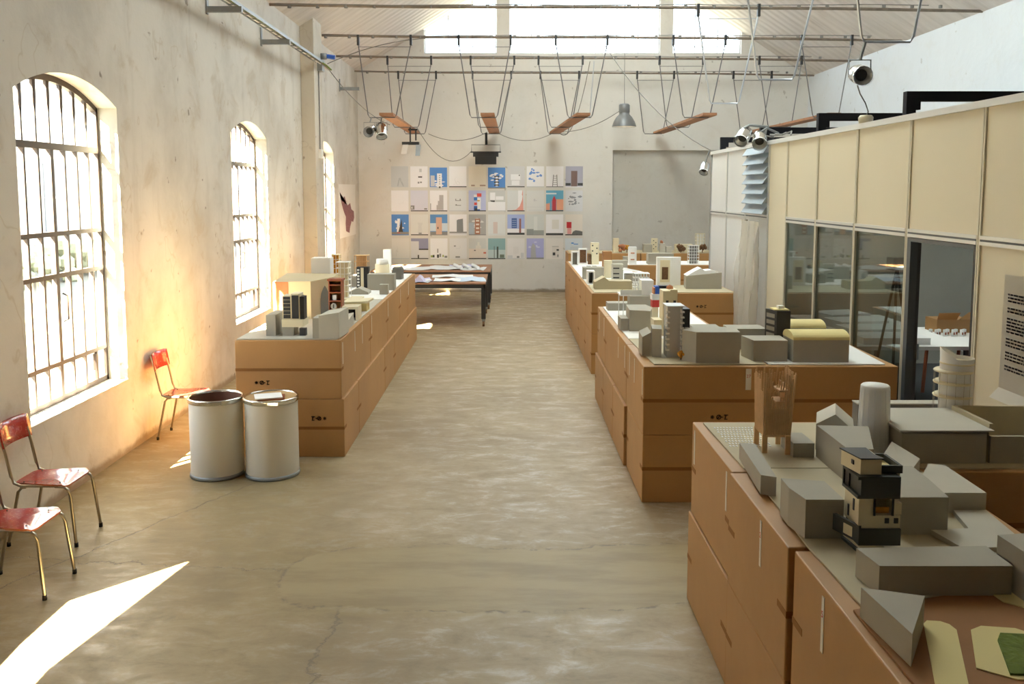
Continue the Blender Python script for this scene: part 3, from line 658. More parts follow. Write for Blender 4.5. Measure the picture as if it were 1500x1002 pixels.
tag(obj('white_cube',MB().box(-1.87,-1.83,9.22,9.26,ZB+.212,ZB+.27,'white')),'tiny white cube in the upper shelf of the red tower','cube')
# lattice towers
def lattice(label,x0,x1,y0,y1,h,mat='wood',floors=8,z=ZB,name='lattice_tower_model',panel=None,cols=3):
    t = thing(name,label,'model',((x0+x1)/2,(y0+y1)/2,z)); r=.004
    mb = MB()
    for i in range(cols+1):
        x = x0+(x1-x0)*i/cols
        for y in (y0,y1): mb.box(x-r,x+r,y-r,y+r,z,z+h,mat)
    obj('columns',mb,t)
    for k in range(floors+1): obj('floor_plate',MB().box(x0-.008,x1+.008,y0-.008,y1+.008,z+h*k/floors-.002*(k>0),z+h*k/floors+.004,mat),t)
    if panel: obj('core',MB().box(x0+.02,x1-.02,y0+.02,y1-.02,z+.004,z+h-.004,panel),t)
    return t
lattice('tall sunlit timber lattice tower in the left row',-2.32,-2.2,11.3,11.42,.54,'cream',9,panel='orange')
lattice('white tiered lattice tower in the left row',-2.10,-1.95,10.6,10.75,.50,'white',7,panel='cream')
lattice('blond timber slat tower in the rear of the left row',-2.21,-2.03,12.5,12.66,.44,'wood',5,panel='wood',cols=5)
t = thing('striped_tower_model','black and white striped slab tower in the left row','model',(-2.05,12.3,ZB))
obj('body',MB().box(-2.14,-1.97,12.24,12.36,ZB+.004,ZB+.30,'black'),t)
for k in range(6): obj('white_fin',MB().box(-2.13,-2.10,12.232,12.24,ZB+.03+k*.043,ZB+.055+k*.043,'white'),t)
obj('light_strip',MB().box(-2.08,-2.04,12.23,12.24,ZB+.02,ZB+.29,'cream'),t); obj('plate',MB().lathe([(0,ZB),(.11,ZB),(.11,ZB+.004),(0,ZB+.004)],(-2.05,12.3),16,'wood'),t)
blk('long grey slab block with pale top across the left row',-1.95,-1.58,12.0,12.2,.22)
blk('low grey block left of the striped tower',-2.36,-2.15,12.4,12.6,.15)
t = thing('round_house_model','cream drum shaped house with white cap in the left row','model',(-1.93,13.3,ZB))
obj('drum',MB().lathe([(0,ZB),(.11,ZB),(.11,ZB+.25),(0,ZB+.25)],(-1.93,13.3),20,'cream'),t); obj('cap',MB().lathe([(0,ZB+.25),(.095,ZB+.25),(.09,ZB+.33),(0,ZB+.335)],(-1.93,13.3),20,'white'),t)
blk('thin white slab tower at the far end of the left row',-2.03,-1.91,14.1,14.22,.42,'white')
pri('dark grey block with rounded shoulder near the far end of the left row',[(-1.80,13.45),(-1.66,13.45),(-1.64,13.6),(-1.68,13.7),(-1.80,13.7)],.18,'card_dark')
t = tag(obj('gabled_block',MB().ext([(-2.12,ZB),(-1.86,ZB),(-1.86,ZB+.03),(-1.99,ZB+.085),(-2.12,ZB+.03)],'y',11.5,11.75,'card')),'low grey gabled block in front of the striped tower','model')
blk('small grey cube building with white top near the left row aisle edge',-1.71,-1.60,11.5,11.62,.13)
frame_box('small white house with a dark window at the aisle edge of the left row',-1.84,-1.71,12.35,12.47,.14,.02,'card_light',floors=(.45,),back='card_dark')
t = thing('flower_court_model','cream low court model decorated with red flowers','model',(-1.95,10.6,ZB))
obj('court',MB().box(-2.08,-1.79,10.45,10.75,ZB,ZB+.07,'cream'),t)
for k in range(7): obj('flower',MB().blob((-2.05+k*.035,10.44,ZB+.055),.016,'terracotta',4),t)
t = thing('curved_roof_model','cream model with a wide thin roof slab in the left row','model',(-1.73,9.9,ZB))
obj('hall',MB().box(-1.86,-1.62,9.9,10.1,ZB,ZB+.10,'yellow'),t); obj('roof',MB().prism([(-1.90,9.84),(-1.60,9.82),(-1.58,10.15),(-1.88,10.18)],ZB+.10,[ZB+.11,ZB+.125,ZB+.125,ZB+.11],'cream'),t)
frame_box('white portal frame model with a black opening in the left row',-1.79,-1.60,9.2,9.42,.145,.028,'cream',back='black')
pri('small pale wedge block at the aisle edge of the left row',[(-1.70,8.62),(-1.60,8.62),(-1.60,8.95),(-1.70,8.95)],[.05,.08,.12,.10],'card_light')
tree(-2.14,11.3,ZB,.12,.05,'brown','small brown ball tree in the left row')
# ---- middle right group
pri('large pentagonal grey block at the front edge of the middle group',[(1.41,7.02),(1.50,6.9),(1.85,6.9),(1.87,7.12),(1.60,7.26)],.25)
pri('grey block with slanting white top left of the silver tower',[(1.115,7.20),(1.188,7.20),(1.188,7.40),(1.115,7.40)],[.16,.20,.215,.18])
pri('taller narrow grey block left of the silver tower',[(1.192,7.17),(1.265,7.14),(1.30,7.36),(1.22,7.40)],.235)
t = thing('silver_balcony_tower','silver grey slab tower with white balconies and black annex','model',(1.38,7.2,ZB))
obj('slab',MB().box(1.31,1.435,7.13,7.30,ZB,ZB+.425,'silver'),t)
for k in range(8):
    z = ZB+.06+k*.045
    for xx in (1.295,1.415): obj('balcony',MB().box(xx,xx+.03,7.105,7.14,z,z+.012,'white').box(xx,xx+.004,7.105,7.14,z+.012,z+.03,'white'),t)
obj('roof_plate',MB().box(1.30,1.45,7.11,7.32,ZB+.425,ZB+.432,'alu'),t)
obj('annex',MB().box(1.437,1.50,7.16,7.34,ZB+.20,ZB+.40,'black'),t); obj('annex_window',MB().box(1.46,1.49,7.152,7.16,ZB+.21,ZB+.25,'card_light'),t)
tree(1.405,7.03,ZB,.075,.038,'orange','orange sponge bush at the foot of the silver tower')
t = thing('cream_tower_model','cream stepped tower with small windows behind the silver tower','model',(1.53,8.3,ZB))
obj('tower',MB().box(1.46,1.53,8.2,8.4,ZB,ZB+.43,'cream').box(1.53,1.60,8.22,8.42,ZB,ZB+.44,'cream').box(1.38,1.46,8.22,8.4,ZB,ZB+.15,'cream'),t)
for xx in (1.50,1.57):
    for z in (.18,.30): obj('window',MB().box(xx-.012,xx+.012,8.195,8.2,ZB+z,ZB+z+.04,'black'),t)
obj('roof_ornament',MB().lathe([(0,ZB+.44),(.035,ZB+.44),(.03,ZB+.465),(0,ZB+.48)],(1.54,8.3),8,'terracotta'),t)
t = thing('coloured_blocks_tower','playful tower of red, blue, white and black blocks behind the cream tower','model',(1.53,9.05,ZB))
obj('core',MB().box(1.50,1.56,9.02,9.12,ZB,ZB+.17,'cream'),t); obj('red_block',MB().box(1.49,1.56,8.98,9.1,ZB+.17,ZB+.245,'red'),t)
obj('white_capsule',MB().box(1.485,1.57,8.98,9.1,ZB+.245,ZB+.305,'white'),t); obj('blue_block',MB().box(1.52,1.585,9.0,9.1,ZB+.305,ZB+.385,'blue'),t); obj('red_panel',MB().box(1.503,1.52,9.0,9.1,ZB+.305,ZB+.37,'terracotta'),t); obj('black_slab',MB().box(1.56,1.70,9.0,9.08,ZB+.35,ZB+.39,'black'),t)
blk('grey block right behind the stilt house post in the middle group',1.30,1.54,9.3,9.5,.245)
pri('large grey block with pale top beside the aisle in the middle group',[(1.185,8.48),(1.39,8.48),(1.43,8.62),(1.40,8.85),(1.20,8.85)],[.21,.20,.215,.215,.215])
blk('small grey cube at the aisle edge of the middle group',1.105,1.18,8.52,8.75,.12)
blk('low grey slab at the far aisle edge of the middle group',1.14,1.39,9.95,10.15,.085)
t = thing('stilt_house_model','white raised deck on thin stilts with a white box house on it','model',(1.38,9.5,ZB))
obj('deck',MB().box(1.21,1.57,9.4,9.68,ZB+.235,ZB+.25,'white'),t); obj('lawn',MB().box(1.25,1.44,9.42,9.66,ZB+.25,ZB+.256,'grass'),t)
obj('railing',MB().box(1.21,1.44,9.40,9.403,ZB+.25,ZB+.30,'mesh_white'),t)
obj('house',MB().box(1.44,1.57,9.4,9.6,ZB+.25,ZB+.405,'white'),t); obj('bush',MB().blob((1.25,9.45,ZB+.28),.025,'bush',6),t)
for xx in (1.27,1.22,1.50): obj('stilt',MB().tube([(xx,9.6,ZB),(xx,9.6,ZB+.235)],.005,6,'white'),t)
lattice('white wire lattice model behind the stilt house',1.44,1.60,9.9,10.05,.43,'white',8,cols=5)
blk('long low grey block behind the large pentagonal block',1.76,2.02,8.25,8.45,.075)
blk('grey block with white top left of the black tower in the middle group',1.92,2.24,7.5,7.74,.18)
pri('grey box block between the pentagonal block and the vaulted hall',[(1.98,6.97),(2.255,6.97),(2.265,7.22),(1.945,7.22)],.17)
t = thing('black_tower_model','black tower with white windows and a yellow roof garden','model',(2.3,7.35,ZB))
obj('shaft',MB().prism([(2.20,7.42),(2.25,7.26),(2.365,7.26),(2.365,7.44)],ZB,ZB+.37,'black'),t)
for k in range(5):
    q0, q1 = Vector((2.20,7.42,0)), Vector((2.25,7.26,0)); d = Vector((-.004,-.0015,0)); z = ZB+.085+k*.055
    obj('window_row',MB().add([tuple(q0.lerp(q1,.15)+d+Vector((0,0,z))),tuple(q0.lerp(q1,.85)+d+Vector((0,0,z))),tuple(q0.lerp(q1,.85)+d+Vector((0,0,z+.035))),tuple(q0.lerp(q1,.15)+d+Vector((0,0,z+.035)))],[(0,1,2,3),(3,2,1,0)],'card_light'),t)
obj('roof_garden',MB().box(2.235,2.36,7.28,7.42,ZB+.37,ZB+.38,'yellow'),t); obj('roof_house',MB().box(2.28,2.33,7.32,7.38,ZB+.38,ZB+.405,'white'),t)
def vault(label,x0,x1,y0,y1,h,rise):
    pr=[(y0,ZB),(y0,ZB+h)]+[(y0+(y1-y0)*(1-math.cos(a))/2,ZB+h+rise*math.sin(a)) for a in [math.pi*k/10 for k in range(1,10)]]+[(y1,ZB+h),(y1,ZB)]
    t = thing('vaulted_hall_model',label,'model',((x0+x1)/2,(y0+y1)/2,ZB)); obj('hall',MB().box(x0+.003,x1-.003,y0+.003,y1-.003,ZB,ZB+h,'card'),t)
    rp=[(y0,ZB+h-.01)]+[(y0+(y1-y0)*(1-math.cos(a))/2,ZB+h+rise*math.sin(a)) for a in [math.pi*k/12 for k in range(0,13)]]+[(y1,ZB+h-.01)]
    obj('vault_roof',MB().ext(rp,'x',x0,x1,'yellow'),t); return t
vault('larger grey hall with cream vaulted roof at the front of the middle group',2.285,2.74,6.93,7.20,.19,.055)
vault('smaller grey hall with cream vaulted roof behind the larger one',2.42,2.74,7.46,7.72,.20,.05)
tag(obj('folded_leaflet',MB().ext([(2.76,ZB),(2.88,ZB),(2.86,ZB+.03),(2.78,ZB+.14)],'y',7.5,7.6,'white')),'small white folded leaflet behind the vaulted halls','paper')
blk('small cream arch block beside the box block of the middle group',1.885,1.93,7.3,7.42,.07,'cream',name='arch_block')
# ---- far group
t = tag(obj('gabled_block',MB().ext([(1.20,ZB),(1.72,ZB),(1.72,ZB+.115),(1.55,ZB+.115),(1.40,ZB+.12),(1.33,ZB+.17),(1.20,ZB+.10)],'y',12.1,12.35,'board')),'wide brown grey gabled block at the front of the far group','model')
frame_box('narrow white open frame at the aisle edge of the far group',1.16,1.27,12.8,13.0,.19,.02,'white',back='card_dark')
blk('grey slab block with white top behind the open frame of the far group',1.16,1.48,13.5,13.7,.18)
t = thing('slit_tower_model','grey tower with dark horizontal slits in the far group','model',(1.64,13.1,ZB))
obj('shaft',MB().box(1.56,1.72,13.05,13.2,ZB,ZB+.27,'card_light'),t)
for z in (.06,.12,.20): obj('slit',MB().box(1.57,1.66,13.045,13.05,ZB+z,ZB+z+.018,'black'),t)
blk('pale cream box tower behind the slit tower',1.51,1.63,13.7,13.85,.27,'cream')
t = thing('sail_roof_model','white sail roof over a low block in the far group','model',(1.85,13.0,ZB))
obj('block',MB().box(1.74,1.98,12.9,13.1,ZB,ZB+.13,'card'),t); obj('sail',MB().add([(1.68,12.8,ZB+.21),(2.07,12.85,ZB+.15),(2.0,13.3,ZB+.15),(1.74,13.3,ZB+.2),(1.86,13.0,ZB+.17)],[(0,1,4),(1,2,4),(2,3,4),(3,0,4),(4,1,0),(4,2,1),(4,3,2),(4,0,3)],'white'),t)
t = thing('portrait_slab_tower','tall white slab building with a framed brown picture on its front','model',(2.32,12.7,ZB))
obj('slab',MB().prism([(2.15,12.58),(2.37,12.58),(2.50,12.64),(2.50,12.69),(2.15,12.69)],ZB,ZB+.41,'white'),t); obj('picture_mount',MB().box(2.19,2.33,12.57,12.58,ZB+.05,ZB+.37,'cream'),t); obj('picture',MB().box(2.215,2.305,12.565,12.57,ZB+.09,ZB+.27,'brown'),t)
t = thing('hill_block_model','grey block with a white hill shaped roof in the far group','model',(2.72,12.2,ZB))
obj('block',MB().prism([(2.48,12.15),(2.98,12.15),(2.98,12.45),(2.52,12.5)],ZB,[ZB+.18,ZB+.23,ZB+.23,ZB+.18],'card'),t); obj('hill',MB().ext([(2.50,ZB+.18),(2.95,ZB+.225),(2.85,ZB+.26),(2.75,ZB+.25),(2.70,ZB+.29),(2.62,ZB+.25)],'y',12.2,12.44,'white'),t)
frame_box('grey frame tower with white edge at the far aisle corner',1.16,1.29,16.05,16.2,.25,.02,'white',back='card')
blk('white tower with brown mosaic front at the far aisle corner',1.32,1.47,16.35,16.5,.28,'white')
tag(obj('mosaic_panel',MB().box(1.335,1.455,16.343,16.35,ZB+.02,ZB+.26,'brown')),'brown mosaic panel leaning on the white far tower','panel')
blk('thin brown slab beside the mosaic tower',1.48,1.545,16.2,16.3,.19,'brown')
t = thing('dotted_tower_model','cream tower with dark round holes near the back wall','model',(1.6,16.3,ZB))
obj('tower',MB().box(1.53,1.68,16.2,16.32,ZB,ZB+.40,'cream'),t)
for k in range(4): obj('hole',MB().tube([(1.60+.04*(-1)**k,16.196,ZB+.20+k*.05),(1.60+.04*(-1)**k,16.2,ZB+.20+k*.05)],.014,8,'black'),t)
blk('brown box model with grey side in the far group',1.63,1.78,15.0,15.2,.32,'earth')
for k in range(2): blk(['left small dark cylinder house in the far group','right small dark cylinder house in the far group'][k],1.36+k*.1,1.43+k*.1,15.1,15.2,.06,'card_dark')
blk('grey slab with white top in the middle of the far group',1.80,2.12,15.5,15.7,.125)
blk('flat grey slab with white top behind the far group',2.2,2.42,16.6,16.8,.11)
t = thing('red_marked_tower','white tower with red marks at the back of the far group','model',(2.3,16.3,ZB))
obj('tower',MB().box(2.24,2.38,16.2,16.35,ZB,ZB+.32,'white'),t)
for z in (.08,.2): obj('red_mark',MB().box(2.27,2.34,16.195,16.2,ZB+z,ZB+z+.02,'terracotta'),t)
blk('wide grey block with pale top at the back of the far group',2.60,3.07,16.2,16.45,.20)
lattice('white lattice tower at the back of the far group',3.38,3.56,16.3,16.45,.34,'white',6,panel='card_dark',cols=4)
blk('thin cream column model before the back wall',2.32,2.44,19.3,19.45,.31,'cream',name='column_model')
tree(2.5,19.3,ZB,.16,.09,'terracotta','rust red tree cluster before the back wall')
tree(2.62,19.3,ZB,.16,.07,'orange','ochre small tree before the back wall')
blk('grey square block before the back wall',2.99,3.18,19.3,19.5,.18)
t = thing('holed_cream_tower','cream rounded tower with dark holes before the back wall','model',(3.26,19.55,ZB))
obj('tower',MB().box(3.20,3.33,19.5,19.62,ZB,ZB+.30,'cream'),t)
for k in range(5): obj('hole',MB().box(3.23+.05*(k%2),3.25+.05*(k%2),19.495,19.5,ZB+.06+k*.045,ZB+.08+k*.045,'black'),t)
t = thing('ball_top_model','pale grey block carrying a brown ball before the back wall','model',(3.37,19.3,ZB))
obj('block',MB().box(3.34,3.46,19.25,19.4,ZB,ZB+.20,'card_light'),t); obj('ball',MB().blob((3.38,19.3,ZB+.235),.045,'terracotta',8),t)
blk('small pale cube before the back wall',3.48,3.61,19.25,19.38,.13,'card_light')
blk('long cream block before the back wall',3.72,4.1,19.4,19.6,.17,'cream')
tree(3.80,19.25,ZB,.17,.10,'brown','brown round tree left of the lattice tower at the back wall')
tree(4.28,19.25,ZB,.17,.10,'brown','brown round tree right of the lattice tower at the back wall')
lattice('pale stacked tower rising at the partition end before the back wall',4.20,4.38,19.5,19.65,.40,'cream',5,panel='white')
# ---- nearest group
# stick tower
t = thing('stick_tower_model','tall tower model built of pale wooden sticks on splayed legs','model',(1.43,4.6,ZB))
x0,x1,y0,y1 = 1.345,1.475,4.50,4.66
def stick(p, q, wx, wy):
    (ax,ay,az),(bx_,by,bz) = p, q
    v = [(ax+i*wx,ay+j*wy,az) for i,j in ((-1,-1),(1,-1),(1,1),(-1,1))]+[(bx_+i*wx,by+j*wy,bz) for i,j in ((-1,-1),(1,-1),(1,1),(-1,1))]
    obj('stick', MB().add(v,[(3,2,1,0),(4,5,6,7),(0,1,5,4),(1,2,6,5),(2,3,7,6),(3,0,4,7)],'wood'), t)
for i in range(15):
    u = i/14; h = .41+random.uniform(-.02,.025); a = x0+(x1-x0)*u; flare = (u-.25)*.035
    segs = [(.085,.275),(.305,.33),(.35,h-.05)] if i in (5,6,7) else ([(.085,.30),(.325,h-.02)] if i in (4,8,9) else [(.085,h)])
    for s0,s1 in segs: stick((a+flare*s0/.42,y0-random.uniform(0,.006),ZB+s0),(a+flare*s1/.42,y0-.004-random.uniform(0,.008),ZB+s1),.0036,.002)
for i in range(17):
    u = i/16; h = .42+random.uniform(-.02,.03)
    stick((x1,y0+(y1-y0)*u,ZB+.09),(x1+.028,y0+(y1-y0)*u*1.05,ZB+h),.002,.0042)
for i in range(12):
    u = i/11; stick((x0,y0+(y1-y0)*u,ZB+.09),(x0-.010,y0+(y1-y0)*u,ZB+(.33 if i<3 else .40)+random.uniform(-.02,.02)),.002,.004)
for i in range(12):
    u = i/11; stick((x0+(x1-x0)*u,y1,ZB+.09),(x0+(x1-x0)*u*1.2,y1+.005,ZB+.41+random.uniform(-.03,.02)),.004,.002)
obj('inner_board', MB().box(x0+.008,x1-.006,y0+.008,y0+.012,ZB+.10,ZB+.235,'wood').box(x1-.012,x1-.008,y0+.008,y1-.01,ZB+.09,ZB+.36,'wood').box(x0+.01,x0+.04,y0+.02,y0+.024,ZB+.1,ZB+.34,'wood'), t)
for z,xa,xb in ((.27,1.40,1.45),(.33,1.415,1.465),(.09,1.345,1.475)): obj('ledge', MB().box(xa,xb,y0-.012,y0+.10,ZB+z,ZB+z+.008,'wood'), t)
for (xx,yy) in ((1.35,4.50),(1.462,4.47),(1.352,4.66),(1.47,4.66)): obj('leg', MB().prism([(xx-.013,yy-.006),(xx+.013,yy-.006),(xx+.013,yy+.006),(xx-.013,yy+.006)],ZB,ZB+.10,'wood'), t)
# white pebbled plot
pb = MB()
for i in range(13):
    for j in range(9):
        x = 1.20+.018*i+.007*(j%2); y = 4.62+.045*j
        pb.prism([(x,y-.012),(x+.006,y),(x,y+.012),(x-.006,y)],ZB,ZB+.003,'white')
pl = obj('paved_plot', pb); pl['kind'] = 'stuff'; tag(pl,'white woven pattern plot on the board left of the stick tower','plot')
pri('long low grey slab along the aisle edge before the stick tower',[(1.148,3.87),(1.21,3.84),(1.265,4.38),(1.19,4.40)],[.09,.09,.085,.085])
blk('low grey block behind the legs of the stick tower',1.475,1.585,4.42,4.62,.075)
pri('tall grey block with long side beside the white cylinder tower',[(1.60,4.02),(1.72,4.02),(1.86,4.42),(1.60,4.44)],.165)
tag(obj('gabled_block',rot(MB().ext([(1.66,ZB),(1.85,ZB),(1.85,ZB+.12),(1.755,ZB+.20),(1.66,ZB+.14)],'y',4.52,4.78,'card_light'),(1.755,4.6),-.35)),'pale house block with pitched roof beside the white cylinder tower','model')
t = thing('white_cylinder_tower','tall white slightly tapering cylinder tower with translucent ribs','model',(1.93,4.52,ZB))
obj('shell',MB().lathe([(.083,ZB),(.078,ZB+.15),(.072,ZB+.34),(.0725,ZB+.355),(.066,ZB+.362),(0,ZB+.364)],(1.93,4.52),32,'white'),t)
for k in range(16):
    a = 2*math.pi*k/16; obj('rib',MB().tube([(1.93+.0835*math.cos(a),4.52+.0835*math.sin(a),ZB),(1.93+.0725*math.cos(a),4.52+.0725*math.sin(a),ZB+.345)],.0013,4,'paper'),t)
# dark stacked tower
def sh_tower():
    t = thing('dark_stacked_tower','stacked tower of black and cream boxes with turned floors','model',(1.40,3.36,ZB)); z = ZB
    X0,Y0 = 1.335,3.22
    obj('plinth',MB().prism([(X0-.015,Y0+.17),(X0+.0,Y0-.0),(X0+.11,Y0-.0),(X0+.12,Y0+.17)],z,z+.012,'anthracite').prism([(X0-.005,Y0+.16),(X0+.01,Y0+.01),(X0+.10,Y0+.01),(X0+.11,Y0+.16)],z+.012,z+.03,'cream'),t)
    obj('lower_black_floor',MB().box(X0,X0+.16,Y0,Y0+.13,z+.03,z+.095,'anthracite').prism([(X0-.055,Y0+.16),(X0,Y0),(X0+.012,Y0+.01),(X0-.045,Y0+.17)],z+.04,z+.105,'anthracite'),t)
    obj('window',MB().prism([(X0-.029,Y0+.08),(X0-.013,Y0+.034),(X0-.009,Y0+.036),(X0-.025,Y0+.082)],z+.05,z+.09,'cream'),t)
    obj('cream_floors',MB().box(X0-.0,X0+.16,Y0+.01,Y0+.15,z+.095,z+.145,'cream').box(X0,X0+.06,Y0+.01,Y0+.15,z+.145,z+.215,'cream').box(X0+.06,X0+.16,Y0+.09,Y0+.15,z+.145,z+.215,'cream').box(X0+.14,X0+.168,Y0+.02,Y0+.15,z+.145,z+.19,'cream'),t)
    obj('loggia',MB().box(X0+.055,X0+.062,Y0+.004,Y0+.01,z+.145,z+.215,'black').box(X0+.125,X0+.132,Y0+.004,Y0+.01,z+.145,z+.215,'black').box(X0+.062,X0+.125,Y0+.03,Y0+.034,z+.147,z+.17,'orange'),t)
    for q in ((.10,.115,.12),(.135,.115,.125)): obj('window',MB().box(X0+q[0],X0+q[0]+.016,Y0+.006,Y0+.01,z+q[1],z+q[1]+.02,'black'),t)
    for q in ((.05,.15),(.10,.11)): obj('side_window',MB().box(X0-.003,X0,Y0+q[0],Y0+q[0]+.012,z+q[1],z+q[1]+.045,'black'),t)
    u = MB().box(X0-.012,X0+.15,Y0-.004,Y0+.15,z+.215,z+.228,'anthracite').box(X0-.012,X0+.15,Y0-.004,Y0+.15,z+.288,z+.300,'anthracite').box(X0+.0,X0+.15,Y0-.004,Y0+.10,z+.228,z+.288,'anthracite').box(X0-.012,X0+.15,Y0+.14,Y0+.15,z+.228,z+.288,'anthracite')
    obj('upper_black_floor',u,t); obj('opening',MB().box(X0-.006,X0,Y0+.10,Y0+.14,z+.228,z+.288,'black'),t)
    obj('side_volume',MB().box(X0+.135,X0+.17,Y0+.05,Y0+.2,z+.19,z+.30,'cream'),t)
    ring = MB().box(X0+.09,X0+.175,Y0+.04,Y0+.05,z+.30,z+.33,'anthracite').box(X0+.165,X0+.175,Y0+.05,Y0+.19,z+.30,z+.33,'anthracite').box(X0+.09,X0+.165,Y0+.19,Y0+.2,z+.30,z+.33,'anthracite').box(X0+.09,X0+.165,Y0+.05,Y0+.19,z+.30,z+.304,'yellow')
    obj('roof_parapet',ring,t)
    obj('penthouse',MB().prism([(X0+.005,Y0+.02),(X0+.085,Y0+.02),(X0+.085,Y0+.15),(X0-.02,Y0+.15)],z+.302,z+.362,'cream'),t)
    obj('penthouse_roof',MB().prism([(X0+.002,Y0+.014),(X0+.092,Y0+.014),(X0+.075,Y0+.07),(X0+.078,Y0+.156),(X0-.026,Y0+.156)],z+.362,z+.367,'black'),t)
    obj('window',MB().box(X0-.008,X0-.004,Y0+.06,Y0+.08,z+.328,z+.345,'black'),t)
sh_tower()
pri('grey cube block left of the dark stacked tower',[(1.155,3.50),(1.178,3.36),(1.33,3.36),(1.33,3.58),(1.16,3.62)],.16)
pri('tall grey block right of the dark stacked tower',[(1.56,3.40),(1.765,3.40),(1.79,3.62),(1.80,3.80),(1.56,3.80)],.155)
pri('long grey bar running back beside the box edge right of the dark tower',[(1.86,3.64),(2.05,3.64),(2.06,4.02),(1.99,4.04),(1.80,3.74)],.088,'card_light')
pri('pale slanted block between the cylinder tower and the long bar',[(1.74,3.82),(1.79,3.82),(1.97,4.08),(1.93,4.30),(1.78,4.05)],[.10,.10,.10,.12,.13],'card_light')
pri('long grey bar block in front of the dark stacked tower',[(1.245,3.02),(1.265,2.87),(1.72,2.87),(1.72,3.04)],[.105]*4)
pri('triangular grey block at the nearest box edge',[(1.142,2.72),(1.17,2.42),(1.32,2.66)],.10)
pri('thin grey plate lying behind the long bar block',[(1.70,3.40),(1.735,3.22),(2.0,3.24),(2.04,3.62),(1.90,3.62),(1.86,3.42)],.02,'card_light')
pri('upright grey block at the right end of the long bar block',[(1.725,2.98),(1.735,2.80),(1.86,2.78),(1.86,3.0)],.17)
tag(obj('plot_card',MB().prism([(1.185,2.30),(1.27,2.28),(1.41,2.63),(1.405,2.665),(1.385,2.685),(1.345,2.69),(1.325,2.67)],ZB,ZB+.004,'yellow')),'yellow path card beside the triangular block','card')
t = thing('garden_plot','yellow rounded plot card holding a green lawn, near the lower corner','card',(1.5,2.5,ZB))
obj('plot',MB().prism([(1.355,2.41),(1.44,2.35),(1.62,2.35),(1.64,2.60),(1.60,2.64),(1.50,2.655),(1.455,2.63)],ZB,ZB+.004,'yellow'),t); obj('lawn',MB().prism([(1.43,2.37),(1.50,2.56),(1.53,2.60),(1.63,2.59),(1.61,2.36)],ZB+.004,ZB+.010,'green'),t)
pri('rounded yellow plot card by the upright grey block',[(1.655,2.90),(1.665,2.82),(1.72,2.77),(1.80,2.77),(1.80,2.90)],.004,'yellow',name='plot_card',cat='card')
t = thing('flat_roof_hall','large grey hall block with overhanging pale roof plate','model',(2.2,4.5,ZB))
obj('hall',MB().box(1.99,2.42,4.32,4.70,ZB,ZB+.155,'card'),t); obj('roof_plate',MB().prism([(1.97,4.30),(2.445,4.30),(2.44,4.76),(2.0,4.76)],ZB+.168,ZB+.176,'card_light'),t); obj('upstand',MB().box(2.0,2.40,4.34,4.70,ZB+.155,ZB+.168,'card_dark'),t)
blk('grey wall block with pale top edge at the back of the nearest group',2.03,2.66,4.98,5.06,.14,'card_dark',roof='card_light')
tag(obj('open_tray_block',MB().box(2.44,3.0,4.32,4.34,ZB,ZB+.14,'card').box(2.44,2.46,4.34,4.72,ZB,ZB+.20,'board').box(2.46,3.0,4.70,4.72,ZB,ZB+.20,'board').box(2.46,3.0,4.34,4.70,ZB,ZB+.03,'card')),'open grey tray shaped block at the right end of the nearest group','model')
t = thing('spiral_tower_model','white translucent spiral tower with ringed floors and thin wires','model',(2.56,4.86,ZB))
pf = []
scx = 2.52
obj('shell',MB().lathe([(.075,ZB+.0),(.086,ZB+.12),(.090,ZB+.30),(.086,ZB+.41)],(scx,4.84),28,'mesh_white'),t)
top = MB(); n=28; vs=[]
for k in range(n):
    a=2*math.pi*k/n; vs.append((scx+.086*math.cos(a),4.84+.086*math.sin(a),ZB+.41))
for k in range(n):
    a=2*math.pi*k/n; vs.append((scx+.088*math.cos(a),4.84+.088*math.sin(a),ZB+.445+.055*max(0,math.cos(a-2.7))))
top.add(vs,[(k,(k+1)%n,n+(k+1)%n,n+k) for k in range(n)],'white',True); obj('crown_band',top,t)
for k,z in enumerate((.225,.300,.365,.41)):
    cx = scx-.018 if k<3 else scx; rr = .103 if k<3 else .089
    obj('ring_floor',MB().lathe([(0,ZB+z),(rr-.002,ZB+z),(rr,ZB+z+.006),(rr-.008,ZB+z+.013),(0,ZB+z+.014)],(cx,4.84),28,'cream'),t)
for k in range(9):
    a = 2.6+k*.45; obj('wire',MB().tube([(scx-.018+.098*math.cos(a),4.84+.098*math.sin(a),ZB),(scx-.018+.098*math.cos(a),4.84+.098*math.sin(a),ZB+.37)],.0012,4,'brass_tube'),t)

